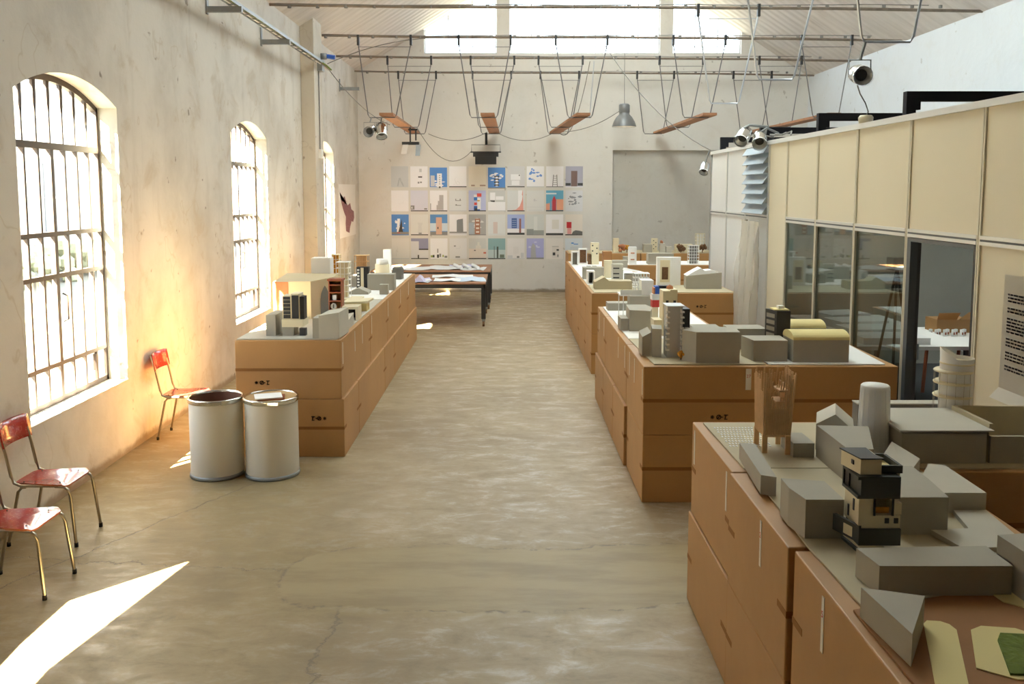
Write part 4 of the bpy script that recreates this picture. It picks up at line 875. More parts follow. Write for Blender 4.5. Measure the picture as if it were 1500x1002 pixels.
# ================================================================ CHAIRS
def chair_part_bar(pts,r=.011): return MB().tube(pts,r,8,'brass_tube')
def rounded(pts_w,pts_d,r,n=5):
    return None
def make_chair(cx,cy,label,rz=0):
    t = thing('red_chair',label,'chair',(cx,cy,0),'red laminate chairs along the left wall',0); S=.45
    # seat: rounded trapezoid with a shallow dish; local front is +X
    out=[]; W=.19
    def corner(x,y,r,a0):
        for k in range(5): a=a0+k*math.pi/8; out.append((x+r*math.cos(a),y+r*math.sin(a)))
    corner(.13,.13,.06,0); corner(-.15,.10,.05,math.pi/2); corner(-.15,-.10,.05,math.pi); corner(.13,-.13,.06,3*math.pi/2)
    nn=len(out); zt=lambda x,y: S-.012*math.exp(-(x*x+y*y)/.02)-(.012 if x>.17 else 0)
    vs=[(cx+x,cy+y,zt(x,y)) for x,y in out]+[(cx+x*.5,cy+y*.5,zt(x*.5,y*.5)) for x,y in out]+[(cx,cy,S-.012)]+[(cx+x,cy+y,zt(x,y)-.012) for x,y in out]
    fs=[(i,(i+1)%nn,nn+(i+1)%nn,nn+i) for i in range(nn)]+[(nn+i,nn+(i+1)%nn,2*nn) for i in range(nn)]
    sm=MB(); sm.add(vs,fs,'seat',True); sm.add(vs,[(2*nn+1+i,2*nn+1+(i+1)%nn,(i+1)%nn,i) for i in range(nn)]+[tuple(2*nn+1+i for i in range(nn-1,-1,-1))],'redwood')
    obj('seat',sm,t)
    # backrest: curved rectangle leaning back
    bm=MB(); vs=[]; nu=12; 
    for layer in (0,1):
        for j in range(4):
            z=.70+.17*j/3; xb=-.235-.16*(z-.62)
            for i in range(nu+1):
                u=i/nu*2-1; wv=.185*(1 if 0<j<3 else .975); vs.append((cx+xb+.035*(-u*u)*-1-.02+layer*-.010,cy+u*wv,z-(.006 if j==3 and abs(u)>.95 else 0)))
    k4=4*(nu+1)
    for j in range(3):
        for i in range(nu):
            a=j*(nu+1)+i; bm.f.append((a,a+1,a+nu+2,a+nu+1)); bm.f.append((k4+a+nu+1,k4+a+nu+2,k4+a+1,k4+a))
    per=[i for i in range(nu)]+[j*(nu+1)+nu for j in range(3)]+[3*(nu+1)+i for i in range(nu,0,-1)]+[j*(nu+1) for j in range(3,0,-1)]
    for i in range(len(per)): a,b=per[i],per[(i+1)%len(per)]; bm.f.append((a,k4+a,k4+b,b))
    bm.v=vs; bm.mats=['seat']; bm.m=[0]*len(bm.f); bm.smooth=[True]*6*nu+[False]*len(per)
    obj('backrest',bm,t)
    for s in (1,-1):
        y=cy+s*.165
        obj('back_upright',chair_part_bar([(cx-.245-.16*.25,y,.865),(cx-.235,y,.66),(cx-.205,y,.50),(cx-.185,y,.452),(cx-.14,y,.432),(cx+.13,y,.432)]),t)
        obj('leg',chair_part_bar([(cx+.10,y,.428),(cx+.165,y,.425),(cx+.19,y,.405),(cx+.205,y,.36),(cx+.24,y+s*.02,.015)]),t)
        obj('leg',chair_part_bar([(cx-.10,y,.425),(cx-.135,y,.42),(cx-.16,y,.39),(cx-.24,y+s*.01,.015)]),t)
        for xx,dy in ((.24,.02),(-.24,.01)): obj('foot_cap',MB().lathe([(0,0),(.014,0),(.014,.03),(0,.03)],(cx+xx,y+s*dy),8,'rubber'),t)
    rv=MB()
    for x,y in ((.12,.13),(.12,-.13),(-.14,.12),(-.14,-.12)): rv.lathe([(0,S+.001),(.006,S+.001),(.006,S-.003)],(cx+x,cy+y),6,'ink')
    obj('rivets',rv,t)
    return t
make_chair(-3.28,8.75,'red chair between the white drums and the left wall')
make_chair(-3.28,6.12,'red chair just under the first barred window, middle of the three')
make_chair(-3.08,5.32,'red chair cut by the left picture edge, nearest of the three')

# ================================================================ DRUMS
def drum(cx,cy,label,lid):
    t=thing('fibre_drum',label,'drum',(cx,cy,0),'white fibre drums'); r=.228; h=.69
    obj('body',MB().lathe([(r,.03),(r,h)],(cx,cy),48,'drum'),t)
    obj('bottom_rim',MB().lathe([(0,.004),(r+.006,.002),(r+.010,.012),(r+.006,.035),(r,.035)],(cx,cy),48,'steel'),t)
    obj('top_rim',MB().lathe([(r,h-.03),(r+.008,h-.026),(r+.006,h-.012),(r+.011,h-.002),(r+.011,h+.008),(r+.004,h+.016),(r-.007,h+.012),(r-.008,h-.004)],(cx,cy),48,'chrome'),t)
    cl=MB(); a=-1.25; cl.box(cx+(r+.012)*math.cos(a)-.045,cx+(r+.012)*math.cos(a)+.045,cy+(r+.010)*math.sin(a)-.012,cy+(r+.010)*math.sin(a)+.004,h-.018,h+.006,'chrome'); obj('clamp_lever',cl,t)
    if lid: obj('lid',MB().lathe([(r-.007,h+.004),(r-.02,h-.002),(0,h-.002)],(cx,cy),48,'lid'),t)
    else: obj('inside',MB().lathe([(r-.006,h+.006),(r-.008,.05),(0,.05)],(cx,cy),48,'drum_in'),t)
    return t
drum(-2.57,7.53,'open white fibre drum with brown inside and steel rims',False)
drum(-2.085,7.53,'closed white fibre drum with brown lid carrying papers',True)
t=thing('paper_pad','white papers on a dark folder lying on the closed drum','paper',(-2.08,7.52,.689))
obj('folder',rot(MB().box(-2.19,-1.96,7.40,7.58,.689,.700,'redwood'),(-2.08,7.5),.25),t); obj('sheets',rot(MB().box(-2.215,-1.985,7.405,7.60,.700,.710,'paper'),(-2.08,7.5),.33),t)

# ================================================================ ROLLING TABLES
def rtable(ya,yb,x0,x1,label):
    z=.80; t=thing('rolling_table',label,'table',((x0+x1)/2,(ya+yb)/2,0))
    obj('tabletop',MB().box(x0,x1,ya,yb,z-.02,z,'plank'),t)
    fr=MB().box(x0,x1,ya,ya+.04,z-.09,z-.02,'black').box(x0,x1,yb-.04,yb,z-.09,z-.02,'black').box(x0,x0+.04,ya,yb,z-.09,z-.02,'black').box(x1-.04,x1,ya,yb,z-.09,z-.02,'black'); obj('apron',fr,t)
    for xx in (x0+.04,x1-.04):
        for yy in (ya+.04,yb-.04):
            obj('leg',MB().box(xx-.04,xx+.04,yy-.04,yy+.04,.14,z-.09,'black'),t)
            obj('caster',MB().tube([(xx-.02,yy,.05),(xx+.02,yy,.05)],.05,12,'brown').box(xx-.03,xx+.03,yy-.02,yy+.02,.09,.14,'steel'),t)
    return t
rtable(15.85,17.6,-3.0,-.42,'nearer black framed rolling table covered with papers')
rtable(18.2,19.9,-2.9,-.38,'farther black framed rolling table before the posters')
pd=[(-2.6,16.0,.6,.5,.15,'paper','white sheet at the left end of the nearer rolling table'),(-2.0,16.05,.55,.6,.2,'lilac','lilac sheet on the nearer rolling table'),(-1.95,15.9,.5,.45,-.1,'paper','curling white sheet at the front of the nearer rolling table'),
 (-1.4,16.1,.5,.5,.0,'paper','white sheet in the middle of the nearer rolling table'),(-1.0,16.15,.55,.8,.1,'bluepaper','pale blue drawing at the right end of the nearer rolling table'),(-1.5,16.9,.8,.5,.05,'paper','white sheet at the back of the nearer rolling table'),
 (-2.6,18.4,.9,.8,.1,'paper','big white sheet at the left of the farther rolling table'),(-1.75,18.5,.7,.9,.0,'paper','big white sheet in the middle of the farther rolling table'),(-1.0,18.4,.5,.7,-.1,'paper','crumpled white sheet at the right of the farther rolling table'),(-1.3,19.1,.6,.6,.2,'lilac','lilac grey sheet at the back of the farther rolling table')]
for k,(x,y,sx_,sy_,a,mt,lb) in enumerate(pd):
    mb=MB(); n=6; vs=[(x+sx_*i/n,y+sy_*j/n,.8015+k%4*.003+.02*max(0,math.sin(i*1.3+j*.9+k))*(1 if i in(0,n) or j in (0,n) else .3)) for j in range(n+1) for i in range(n+1)]
    fs=[(j*(n+1)+i,j*(n+1)+i+1,(j+1)*(n+1)+i+1,(j+1)*(n+1)+i) for j in range(n) for i in range(n)]
    vs2=[(p[0],p[1],p[2]-.0012) for p in vs]; m_=len(vs); mb.add(vs+vs2,fs+[tuple(m_+q for q in f[::-1]) for f in fs],mt); rot(mb,(x+sx_/2,y+sy_/2),a); tag(obj('drawing_sheet',mb),lb,'paper')
tag(obj('folded_sheet',MB().ext([(-1.76,.812),(-1.55,.812),(-1.62,.90),(-1.66,.92)],'y',15.95,16.3,'lilac')),'lilac sheet folded up like a tent on the nearer rolling table','paper')
for k in range(3): tag(obj('paper_roll',MB().tube([(-1.0+k*.18,18.5,.845),(-1.2+k*.2,19.3,.845)],.035,12,'paper')),['first white paper roll on the farther table','second white paper roll on the farther table','third white paper roll on the farther table'][k],'paper')

# ================================================================ POSTERS ON THE BACK WALL
SKY=(.10,.27,.66); SK2=(.33,.55,.85); WH=(.86,.86,.90); GR=(.60,.61,.64); BK=(.06,.06,.06); DG=(.27,.27,.28); CR=(.78,.72,.66)
pmcache={}
def pc(c):
    k=tuple(round(v,3) for v in c)
    if k not in pmcache:
        nm='print_%d'%len(pmcache); M[nm]=pm(nm,c,.6,var=0); pmcache[k]=nm
    return pmcache[k]
def R_(x0,y0,x1,y1,c): return ([(x0,y0),(x1,y0),(x1,y1),(x0,y1)],c)
def sketch(seed,n,c=GR,w=.012):
    rr=random.Random(seed); o=[]; x,y=.5,.3
    for _ in range(n):
        x2=min(.75,max(.25,x+rr.uniform(-.25,.25))); y2=min(.8,max(.12,y+rr.uniform(-.2,.28))); o.append(([(x,y),(x2,y2),(x2+w,y2+w),(x+w,y)],c)); x,y=x2,y2
        if y>.7: y=.2
    return o
def clouds(seed,n,c=WH,y0=.5,y1=.95):
    rr=random.Random(seed); o=[]
    for _ in range(n):
        x=rr.uniform(.08,.8); y=rr.uniform(y0,y1-.08); w_=rr.uniform(.1,.28); h_=rr.uniform(.02,.06)
        x2=min(.98,x+w_); o.append(([(x,y),((x+x2)/2,y-h_*.6),(x2,y+h_*.4),(x2-.03,y+h_),((x+x2)/2,y+h_*1.6),(x+.02,y+h_)],c))
    return o
P=[
 ('grey pencil landscape poster with a cooling tower shape, top row',(.58,.60,.62),[([(.35,.05),(.45,.45),(.55,.45),(.75,.05),(.68,.05),(.5,.35),(.42,.05)],(.45,.48,.5))]+sketch(1,8),None),
 ('white poster with two short black dashes, top row',WH,[R_(.45,.46,.68,.52,BK),R_(.42,.18,.52,.26,DG),R_(.56,.2,.66,.27,DG),R_(.52,.72,.66,.88,GR)],None),
 ('blue sky poster with white twin blocks, top row',SKY,clouds(3,7,WH,.1,.6)+[R_(.05,.1,.28,.62,GR),R_(.42,.05,.7,.72,WH),R_(.0,.0,1,.07,GR),R_(.53,.02,.62,.1,BK)]+[R_(.54,.2+.1*k,.6,.24+.1*k,DG) for k in range(5)],None),
 ('white poster with faint tower and black ground line, top row',WH,sketch(4,9,(.66,.67,.7)),BK),
 ('nearly blank cream poster with two small brown bars, top row',(.78,.74,.66),[R_(.15,.05,.36,.12,(.4,.3,.25)),R_(.65,.05,.98,.12,(.4,.3,.25))],None),
 ('blue sky poster with black striped tower, top row',SKY,clouds(6,10,WH,.3,.8)+[R_(.36,.12+.14*k,.64,.17+.14*k,BK) for k in range(4)]+[R_(.44,.1,.58,.6,WH)]+[R_(.36,.14+.14*k,.64,.19+.14*k,BK) for k in range(4)],DG),
 ('grey poster with white low shape and black ground, top row',(.66,.66,.69),[R_(.2,.35,.75,.62,WH),R_(.25,.1,.7,.32,WH),R_(.66,.54,.72,.6,BK)],BK),
 ('white poster with scattered blue cloud shapes, top row',WH,clouds(8,14,(.16,.33,.75),.2,.95),GR),
 ('white poster with black lattice tower drawing, top row',WH,[([(.36,.04),(.39,.04),(.44,.6),(.41,.6)],BK),([(.66,.04),(.63,.04),(.6,.6),(.63,.6)],BK)]+[R_(.4,.12+.1*k,.64,.14+.1*k,DG) for k in range(5)],DG),
 ('lilac poster with dark brown tower, last of the top row',(.42,.42,.52),[R_(.32,.0,.68,.78,(.20,.13,.12)),R_(0,.08,.3,.2,BK),R_(.7,.08,1,.2,BK),R_(0,0,1,.04,WH)],None),
 ('blank white poster at the start of the second row',WH,sketch(11,3,(.72,.73,.76)),None),
 ('pale lilac poster with small huts and black ground, second row',(.70,.70,.80),[R_(.0,.08,.22,.28,DG),R_(.05,.12,.1,.22,WH),R_(.78,.08,.95,.15,DG)],BK),
 ('white poster with grey stepped tower, second row',WH,[([(.38,.06),(.38,.3),(.46,.3),(.46,.5),(.54,.5),(.54,.78),(.78,.78),(.78,.06)],(.48,.46,.47)),R_(.02,.06,.06,.38,DG)],BK),
 ('white poster with two small ink sketches, second row',(.72,.74,.76),[R_(.35,.5,.68,.53,DG),R_(.35,.53,.4,.6,DG),R_(.6,.53,.66,.6,DG),R_(.35,.27,.68,.3,DG),R_(.36,.3,.44,.34,DG)],GR),
 ('lilac sky poster with red, white and blue block tower, second row',(.52,.56,.80),[R_(.3,.04,.65,.25,(.03,.12,.42)),R_(.35,.02,.5,.14,BK),R_(.32,.3,.48,.42,(.75,.08,.06)),R_(.3,.52,.5,.68,(.04,.2,.6)),R_(.5,.1,.7,.65,WH),R_(.48,.7,.74,.86,(.78,.1,.08)),R_(.3,.68,.48,.8,WH),R_(.5,.48,.64,.54,(.7,.4,.05))],BK),
 ('grey poster with white cube and black shadow, second row',(.60,.61,.62),[R_(0,0,1,.45,WH),R_(.12,.55,.42,.9,WH),R_(.45,.55,.9,.72,WH),([(.1,.52),(.4,.52),(.38,.44),(.2,.46)],BK)],GR),
 ('pale poster with curved pink sail, second row',(.70,.72,.74),[R_(.62,.05,.9,1,WH),([(.2,.04),(.5,.08),(.72,.25),(.85,.55),(.9,.85),(.93,.04)],(.75,.36,.32)),([(.84,.8),(.88,1),(.9,1),(.9,.7)],(.75,.36,.32))],BK),
 ('pale poster with faint round object sketch, second row',(.72,.73,.74),[R_(.4,.48,.5,.6,GR),R_(.5,.5,.6,.53,GR),R_(0,.2,1,.215,GR),R_(.1,.04,.9,.06,GR)],None),
 ('teal sky poster with red arrow tower and orange wall, second row',(.14,.42,.62),[R_(0,.82,.6,.88,WH),([(0,.06),(.22,.06),(.22,.4),(0,.36)],(.75,.35,.25)),R_(.6,.06,1,.58,(.85,.42,.28)),([(.36,.04),(.36,.55),(.46,.75),(.58,.55),(.58,.04)],(.55,.06,.08)),R_(.28,.06,.36,.5,(.3,.35,.5))],BK),
 ('black and white swirling sky poster, second row end',(.70,.71,.75),clouds(20,16,(.28,.29,.33),.25,.95),None),
 ('blue sky poster with leaning black and white tower, third row',SKY,clouds(21,8,WH,.3,.8)+[([(.3,.08),(.34,.8),(.5,.8),(.42,.08)],WH),([(.36,.06),(.6,.78),(.62,.3),(.7,.06)],BK),R_(0,.04,1,.16,DG),R_(.32,.1,.5,.14,(.6,.1,.1))],None),
 ('white poster with faint vase shape and black ground, third row',(.74,.75,.74),[([(.4,.08),(.44,.5),(.38,.6),(.7,.6),(.62,.45),(.66,.08)],(.68,.69,.69)),R_(.45,.06,.62,.12,DG)],BK),
 ('blue sky poster with tall pink tower, third row',(.12,.30,.62),[R_(0,.2,1,.58,(.62,.72,.82)),R_(0,.0,1,.17,DG),R_(.34,.04,.68,.86,(.72,.46,.34)),R_(.42,.3,.48,.4,BK)],None),
 ('white poster with dark grey slab tower, third row',WH,[([(.42,.12),(.42,.72),(.5,.76),(.78,.8),(.8,.12)],(.24,.25,.26)),R_(0,.1,1,.17,DG),R_(.0,.04,1,.08,GR)],None),
 ('stormy sky poster with brick tower, third row',(.42,.42,.42),clouds(25,9,(.75,.74,.72),.3,.9)+[R_(.0,.0,.3,.6,(.42,.50,.58)),R_(.36,.02,.66,.8,(.42,.20,.13))]+[R_(.42,.12+.18*k,.6,.2+.18*k,(.8,.72,.64)) for k in range(4)],DG),
 ('pale poster with pink windowed tower, third row',(.72,.74,.75),[R_(.3,.08,.55,.64,(.66,.56,.54)),R_(0,.04,1,.06,GR)],None),
 ('blue poster with dark blue tower and thin red tower, third row',(.38,.46,.76),[R_(0,0,1,.32,WH),R_(.25,.34,.55,.82,(.06,.12,.36)),R_(.68,.06,.8,.8,(.36,.16,.15)),R_(0,.02,1,.12,BK)]+[R_(.28,.4+.1*k,.52,.43+.1*k,(.3,.4,.7)) for k in range(4)],None),
 ('grey green poster with pale thin skyscraper, third row',(.64,.67,.67),[R_(.42,.05,.62,.9,(.72,.74,.74)),R_(0,.05,1,.24,(.34,.36,.36)),R_(0,.04,.4,.3,(.30,.32,.32))],DG),
 ('white poster with thick black ground bar, third row',WH,[R_(0,.0,1,.1,BK),R_(.35,.3,.75,.75,(.76,.75,.73))],BK),
 ('white poster with red block and dark hill, third row end',CR,[R_(.08,.35,.36,.64,(.48,.02,.03)),R_(.12,.06,.36,.35,(.72,.35,.33)),([(.38,.05),(.45,.18),(.6,.24),(.8,.22),(1,.18),(1,.05)],(.16,.16,.15))],BK),
 ('white poster with faint pencil room, bottom row start',(.74,.73,.72),sketch(31,8,(.58,.57,.56)),GR),
 ('violet sky poster with white slabs, bottom row',(.32,.33,.50),[R_(.0,.0,.45,.86,(.70,.70,.74)),R_(.45,.0,1,.5,(.74,.74,.76)),R_(.45,.44,1,.5,BK),R_(.38,.04,.46,.2,BK)],BK),
 ('white poster with green bushes and black branches, bottom row',WH,[R_(.02,.08,.14,.18,(.35,.4,.1)),R_(.14,.08,.24,.2,BK),R_(.4,.3,.46,.5,DG),R_(.38,.06,.5,.22,BK),R_(.52,.1,.62,.26,DG),R_(.7,.1,.78,.2,(.35,.4,.1)),R_(.82,.06,.98,.16,DG)],None),
 ('pale poster with a tiny flying sketch, bottom row',(.74,.74,.76),[R_(.25,.6,.36,.66,DG),R_(.36,.5,.6,.52,GR),R_(.6,.52,.62,.64,GR),R_(.34,.06,.6,.14,DG)],None),
 ('beige poster with pink stepped city and black ground, bottom row',(.60,.60,.58),[R_(0,.04,1,.5,(.72,.63,.56)),R_(.4,.5,.7,.66,(.7,.66,.6)),R_(.5,.66,.62,.82,(.7,.68,.62)),R_(.85,.26,1,.34,(.6,.15,.1)),R_(.3,.4,.4,.44,BK)],BK),
 ('teal green poster with dark twin towers, bottom row',(.26,.42,.44),[R_(0,.0,1,.45,(.50,.60,.60)),R_(.5,.05,.6,.6,(.08,.10,.08)),R_(.34,.05,.38,.62,(.12,.14,.14)),R_(.68,.06,.94,.22,(.16,.2,.16))],BK),
 ('white poster with faint line of huts, bottom row',(.76,.74,.75),[R_(.02,.05,.3,.18,GR),R_(.55,.05,.7,.15,DG),R_(.78,.06,.96,.3,GR),R_(.35,.25,.65,.6,(.72,.7,.71))],GR),
 ('lilac sky poster with grey angular tower, bottom row',(.40,.42,.72),clouds(38,6,(.6,.62,.8),.4,.9)+[([(.24,.04),(.26,.55),(.36,.78),(.5,.66),(.56,.04)],(.40,.41,.46)),R_(0,.0,1,.07,DG)],None),
 ('white poster with black and white cut out tower, bottom row',(.77,.74,.72),[R_(.36,.06,.75,.62,(.70,.67,.65)),R_(.36,.6,.75,.62,DG),R_(.62,.4,.76,.48,BK),R_(.4,.18,.55,.32,BK),R_(.66,.1,.74,.22,DG)],None),
 ('pale poster with blue scribble, last of the bottom row',(.68,.74,.80),[R_(.35,.74,.5,.8,(.1,.3,.7)),R_(.5,.7,.75,.74,(.1,.3,.7)),R_(.3,.1,.75,.6,(.62,.68,.74))]+sketch(40,6,GR),None),
]
pw, ph = .42, .505; px0, pz0 = -2.85, 3.065
for k,(lb,bgc,shp,gnd) in enumerate(P):
    r_, c_ = divmod(k,10); x0 = px0+c_*.470+(.03 if c_>=5 else 0)*0; z1 = pz0-r_*.582-(.03 if c_ in (2,5) and r_==0 else 0); z0 = z1-ph
    t = thing('poster',lb,'poster',(x0+pw/2,YB-.005,z0),'architecture posters on the back wall'); y = YB-.004
    obj('sheet',MB().add([(x0,y,z0),(x0+pw,y,z0),(x0+pw,y,z1),(x0,y,z1),(x0,y+.002,z0),(x0+pw,y+.002,z0),(x0+pw,y+.002,z1),(x0,y+.002,z1)],[(0,1,2,3),(7,6,5,4),(0,4,5,1),(1,5,6,2),(2,6,7,3),(3,7,4,0)],pc(bgc)),t)
    mb = MB(); n_=0
    if gnd is not None: shp = shp+[R_(0,0,1,.045,gnd)]
    for pts,c in shp:
        n_+=1; yy=y-.0004*n_; mb.add([(x0+max(0,min(1,u))*pw,yy,z0+max(0,min(1,v))*ph) for u,v in pts],[tuple(range(len(pts)))],pc(c))
    obj('printed_picture',mb,t)
# maroon map on the left wall
mp = thing('wall_map','ragged maroon wall map on pale sheet beyond the pilaster','map',(XL,19.6,1.5))
obj('sheet',MB().box(XL,XL+.004,18.75,20.75,1.45,2.62,'plaster_back'),mp)
mm=MB(); pts=[(18.85,2.45),(18.95,2.28),(19.15,2.30),(19.4,2.36),(19.55,2.22),(19.75,2.15),(20.05,2.20),(20.2,2.05),(20.5,2.0),(20.55,1.85),(20.4,1.75),(20.2,1.78),(20.0,1.65),(19.9,1.52),(19.7,1.55),(19.5,1.58),(19.45,1.75),(19.5,1.9),(19.3,2.0),(19.15,2.1),(19.0,2.22)]
mm.add([(XL+.006,a,b) for a,b in pts],[tuple(range(len(pts)))[::-1]],'map'); obj('map_shape',mm,mp)

# ================================================================ RODS, SWING FRAMES, PLANKS
RODS=[(8.0,5.25),(10.7,5.25),(13.6,5.26),(16.25,5.26),(18.75,5.26),(20.95,5.24)]
rn=['the hanging spotlight','the near swing frames','the top picture edge','the pilaster top','the middle of the planks','the back wall']
for k,(y,z) in enumerate(RODS):
    xl = -3.40 if k==3 else XL
    mb=MB().tube([(xl,y,z+.04),(xl*.4,y,z+.005),(2,y,z),(5,y,z-.02),(XR,y,z-.06)],.024 if k<5 else .02,8,'rust')
    t=tag(obj('tie_rod',mb),f'long rusty tie rod spanning the hall near {rn[k]}','rod')
    tie=MB()
    for i in range(24):
        x=XL+.3+i*.43; tie.lathe([(.030,z-.012),(.030,z+.03)],(x,y),6,'cable')
    obj('cable_tie',tie,t)['kind']='stuff'
    obj('cable',MB().tube([(xl+.1+i*.9,y-.02,z+.03+.008*math.sin(i*2.1)) for i in range(12)],.008,5,'cable'),t)
HZ=3.82
def swing(x0,x1,b0,b1,rod,label,mat='wire'):
    y,z=RODS[rod]; t=thing('swing_frame',label,'frame',((b0+b1)/2,y,HZ),'swing frames hanging from the tie rods'); r=.010 if rod>2 else .013
    obj('hanger',MB().tube([(x0,y,z-.10),(b0,y,HZ+.05),(b0+.03,y,HZ),(b1-.03,y,HZ),(b1,y,HZ+.05),(x1,y,z-.10)],r,6,mat),t)
    for x in (x0,x1): obj('clip',MB().box(x-.02,x+.02,y-.035,y+.035,z-.14,z+.045,'black'),t)
    obj('spreader',MB().tube([(x0,y,z-.17),(x1,y,z-.17)],.006,5,mat),t)
bands=['leftmost','second','third','fourth','rightmost']
cols=[{3:(-2.74,-1.78,-2.58,-2.06),4:(-2.55,-1.63,-2.45,-1.90),5:(-2.6,-1.71,-2.47,-1.97)},
 {3:(-.91,.04,-.71,-.20),4:(-.80,.12,-.64,-.18),5:(-.85,.06,-.65,-.18)},
 {3:(.86,1.80,1.08,1.54),4:(.63,1.56,.88,1.34),5:(.75,1.66,.93,1.41)},
 {3:(3.0,3.95,3.2,3.7),4:(3.18,4.1,3.35,3.85),5:(3.03,3.9,3.2,3.66)},
 {3:(5.34,6.25,5.58,6.06),4:(5.28,6.17,5.5,6.0),5:(5.3,6.2,5.5,6.0)}]
rl={3:'nearest of its plank',4:'middle of its plank',5:'by the back wall'}
for c,d in enumerate(cols):
    for r_,v in d.items(): swing(*v,r_,f'thin wire swing frame, {bands[c]} column, {rl[r_]}')
swing(2.88,3.80,3.08,3.54,2,'wire swing frame with empty bar near the top picture edge','wire_bright')
swing(2.80,3.72,2.99,3.44,1,'larger empty swing frame in front of the partition end','wire_bright')
swing(2.98,3.84,3.16,3.63,0,'largest swing frame carrying the nearest spotlight','wire_bright')
def plank(xa,xb,label,w=.125,ya=15.9,yb=21.1):
    mb=MB(); z=HZ+.012
    mb.add([(xa-w,ya,z),(xa+w,ya,z),(xb+w,yb,z),(xb-w,yb,z),(xa-w,ya,z+.045),(xa+w,ya,z+.045),(xb+w,yb,z+.045),(xb-w,yb,z+.045)],[(3,2,1,0),(4,5,6,7),(0,1,5,4),(1,2,6,5),(2,3,7,6),(3,0,4,7)],'plank')
    tag(obj('hanging_plank',mb),label,'plank','planks hung on swing frames')
plank(-2.20,-2.24,'reddish wood plank hung at the left beside the chrome spotlights'); plank(-.38,-.34,'reddish wood plank hung above the black projector'); plank(1.345,1.10,'reddish wood plank hung left of the bell lamp'); plank(3.62,3.58,'reddish wood plank hung right of the bell lamp'); plank(5.85,5.75,'reddish wood plank hung above the office partition')
# spotlights
def can(name,label,c,d,r,L,hang=None):
    t=thing(name,label,'spotlight',c); c=Vector(c); d=Vector(d).normalized()
    obj('housing',MB().tube([c-d*L*.5,c-d*L*.42,c-d*L*.1,c+d*L*.5],[r*.55,r*.9,r,r],16,'chrome',cap=False),t)
    obj('back_cap',MB().tube([c-d*L*.56,c-d*L*.5],[r*.4,r*.6],16,'chrome'),t)
    obj('front_ring',MB().tube([c+d*L*.46,c+d*L*.53],r*1.10,16,'white',cap=False),t)
    obj('reflector',MB().tube([c+d*L*.12,c+d*L*.47],[r*.45,r*.97],16,'silver',cap=False),t)
    obj('lens',MB().tube([c+d*L*.20,c+d*L*.24],r*.62,16,'black'),t)
    if hang: 
        h=Vector(hang); obj('yoke',MB().tube([c+Vector((-r*1.15,0,0)),c+Vector((-r*1.15,0,r*1.5)),c+Vector((r*1.15,0,r*1.5)),c+Vector((r*1.15,0,0))],.007,6,'steel'),t); obj('clamp',MB().tube([c+Vector((0,0,r*1.5)),h],.014,6,'steel'),t)
    return t
can('par_spotlight','round chrome spotlight facing the hall, left of the pair on the swing frame',(-2.54,16.22,3.58),(-.1,-1,-.25),.10,.26,(-2.52,16.25,HZ))
can('par_spotlight','chrome spotlight turned downward, right of the pair on the swing frame',(-2.34,16.22,3.58),(.15,-.55,-.8),.10,.28,(-2.33,16.25,HZ))
can('par_spotlight','big spotlight hanging alone above the partition with a curled cable',(3.15,7.98,3.53),(-.05,-1,-.25),.085,.20,(3.20,8.0,HZ))
can('par_spotlight','chrome spotlight lying on the partition corner above the louvres',(2.93,11.0,3.17),(-.45,-.6,-.55),.085,.24)
can('par_spotlight','second chrome spotlight above the louvres pointing down',(3.10,10.9,3.12),(-.25,-.8,-.55),.085,.22)
can('par_spotlight','small chrome spotlight clamped at the far partition end',(3.14,14.1,2.85),(-.3,-.6,-.7),.07,.2)
tag(obj('spotlight_clamp',MB().tube([(2.93,11.0,3.26),(3.0,11.0,3.30),(3.25,11.05,3.28)],.018,6,'steel').tube([(3.1,10.9,3.2),(3.2,10.95,3.26),(3.45,11.3,3.22)],.014,6,'steel').tube([(3.18,11.0,3.08),(3.22,11.02,3.28)],.012,6,'steel')),'metal clamp arms holding the spotlights above the louvres','clamp')
tag(obj('spotlight_clamp',MB().tube([(3.14,14.1,2.9),(3.19,14.0,3.12)],.012,6,'steel')),'thin clamp arm of the small far spotlight','clamp')
tag(obj('cable_bundle',MB().tube([(3.26+.05*math.sin(i*2.3),10.2+i*.09,3.13+.05*abs(math.sin(i*1.7))) for i in range(16)],.010,5,'cable')),'tangled cable bundle on top of the partition','cable')
tag(obj('cap_lamp',MB().lathe([(0,3.10),(.06,3.10),(.065,3.15),(.05,3.17),(0,3.175)],(3.23,8.0),14,'panel')),'small cream cap on the partition top under the cable','cap')
tag(obj('spotlight_cable',MB().tube([(3.15,8.02,3.44),(3.17,8.0,3.36),(3.22,8.0,3.28),(3.25,8.0,3.2),(3.23,8.0,3.16)],.006,5,'cable')),'curled cable below the lone spotlight','cable')
# barn door lamp under the leftmost plank
t=thing('barn_door_lamp','black barn door floodlight under the leftmost plank','spotlight',(-2.02,18.9,3.5))
obj('arm',MB().box(-2.12,-2.09,18.88,18.92,3.52,3.86,'black').box(-2.0,-1.97,18.88,18.92,3.55,3.80,'black').box(-2.14,-1.95,18.87,18.93,3.76,3.80,'black'),t)
obj('housing',MB().box(-2.28,-1.92,18.85,19.0,3.46,3.52,'black'),t); obj('barn_door',MB().add([(-1.98,18.84,3.46),(-1.88,18.9,3.46),(-1.90,18.84,3.22),(-1.99,18.80,3.22)],[(0,1,2,3),(3,2,1,0)],'steel'),t); obj('barn_door',MB().add([(-2.26,18.84,3.46),(-2.14,18.84,3.46),(-2.18,18.8,3.26),(-2.3,18.8,3.26)],[(0,1,2,3),(3,2,1,0)],'mesh_white'),t)
t=thing('flood_light','black box floodlight in a wire yoke hung below the second plank','spotlight',(-.50,20.9,3.1))
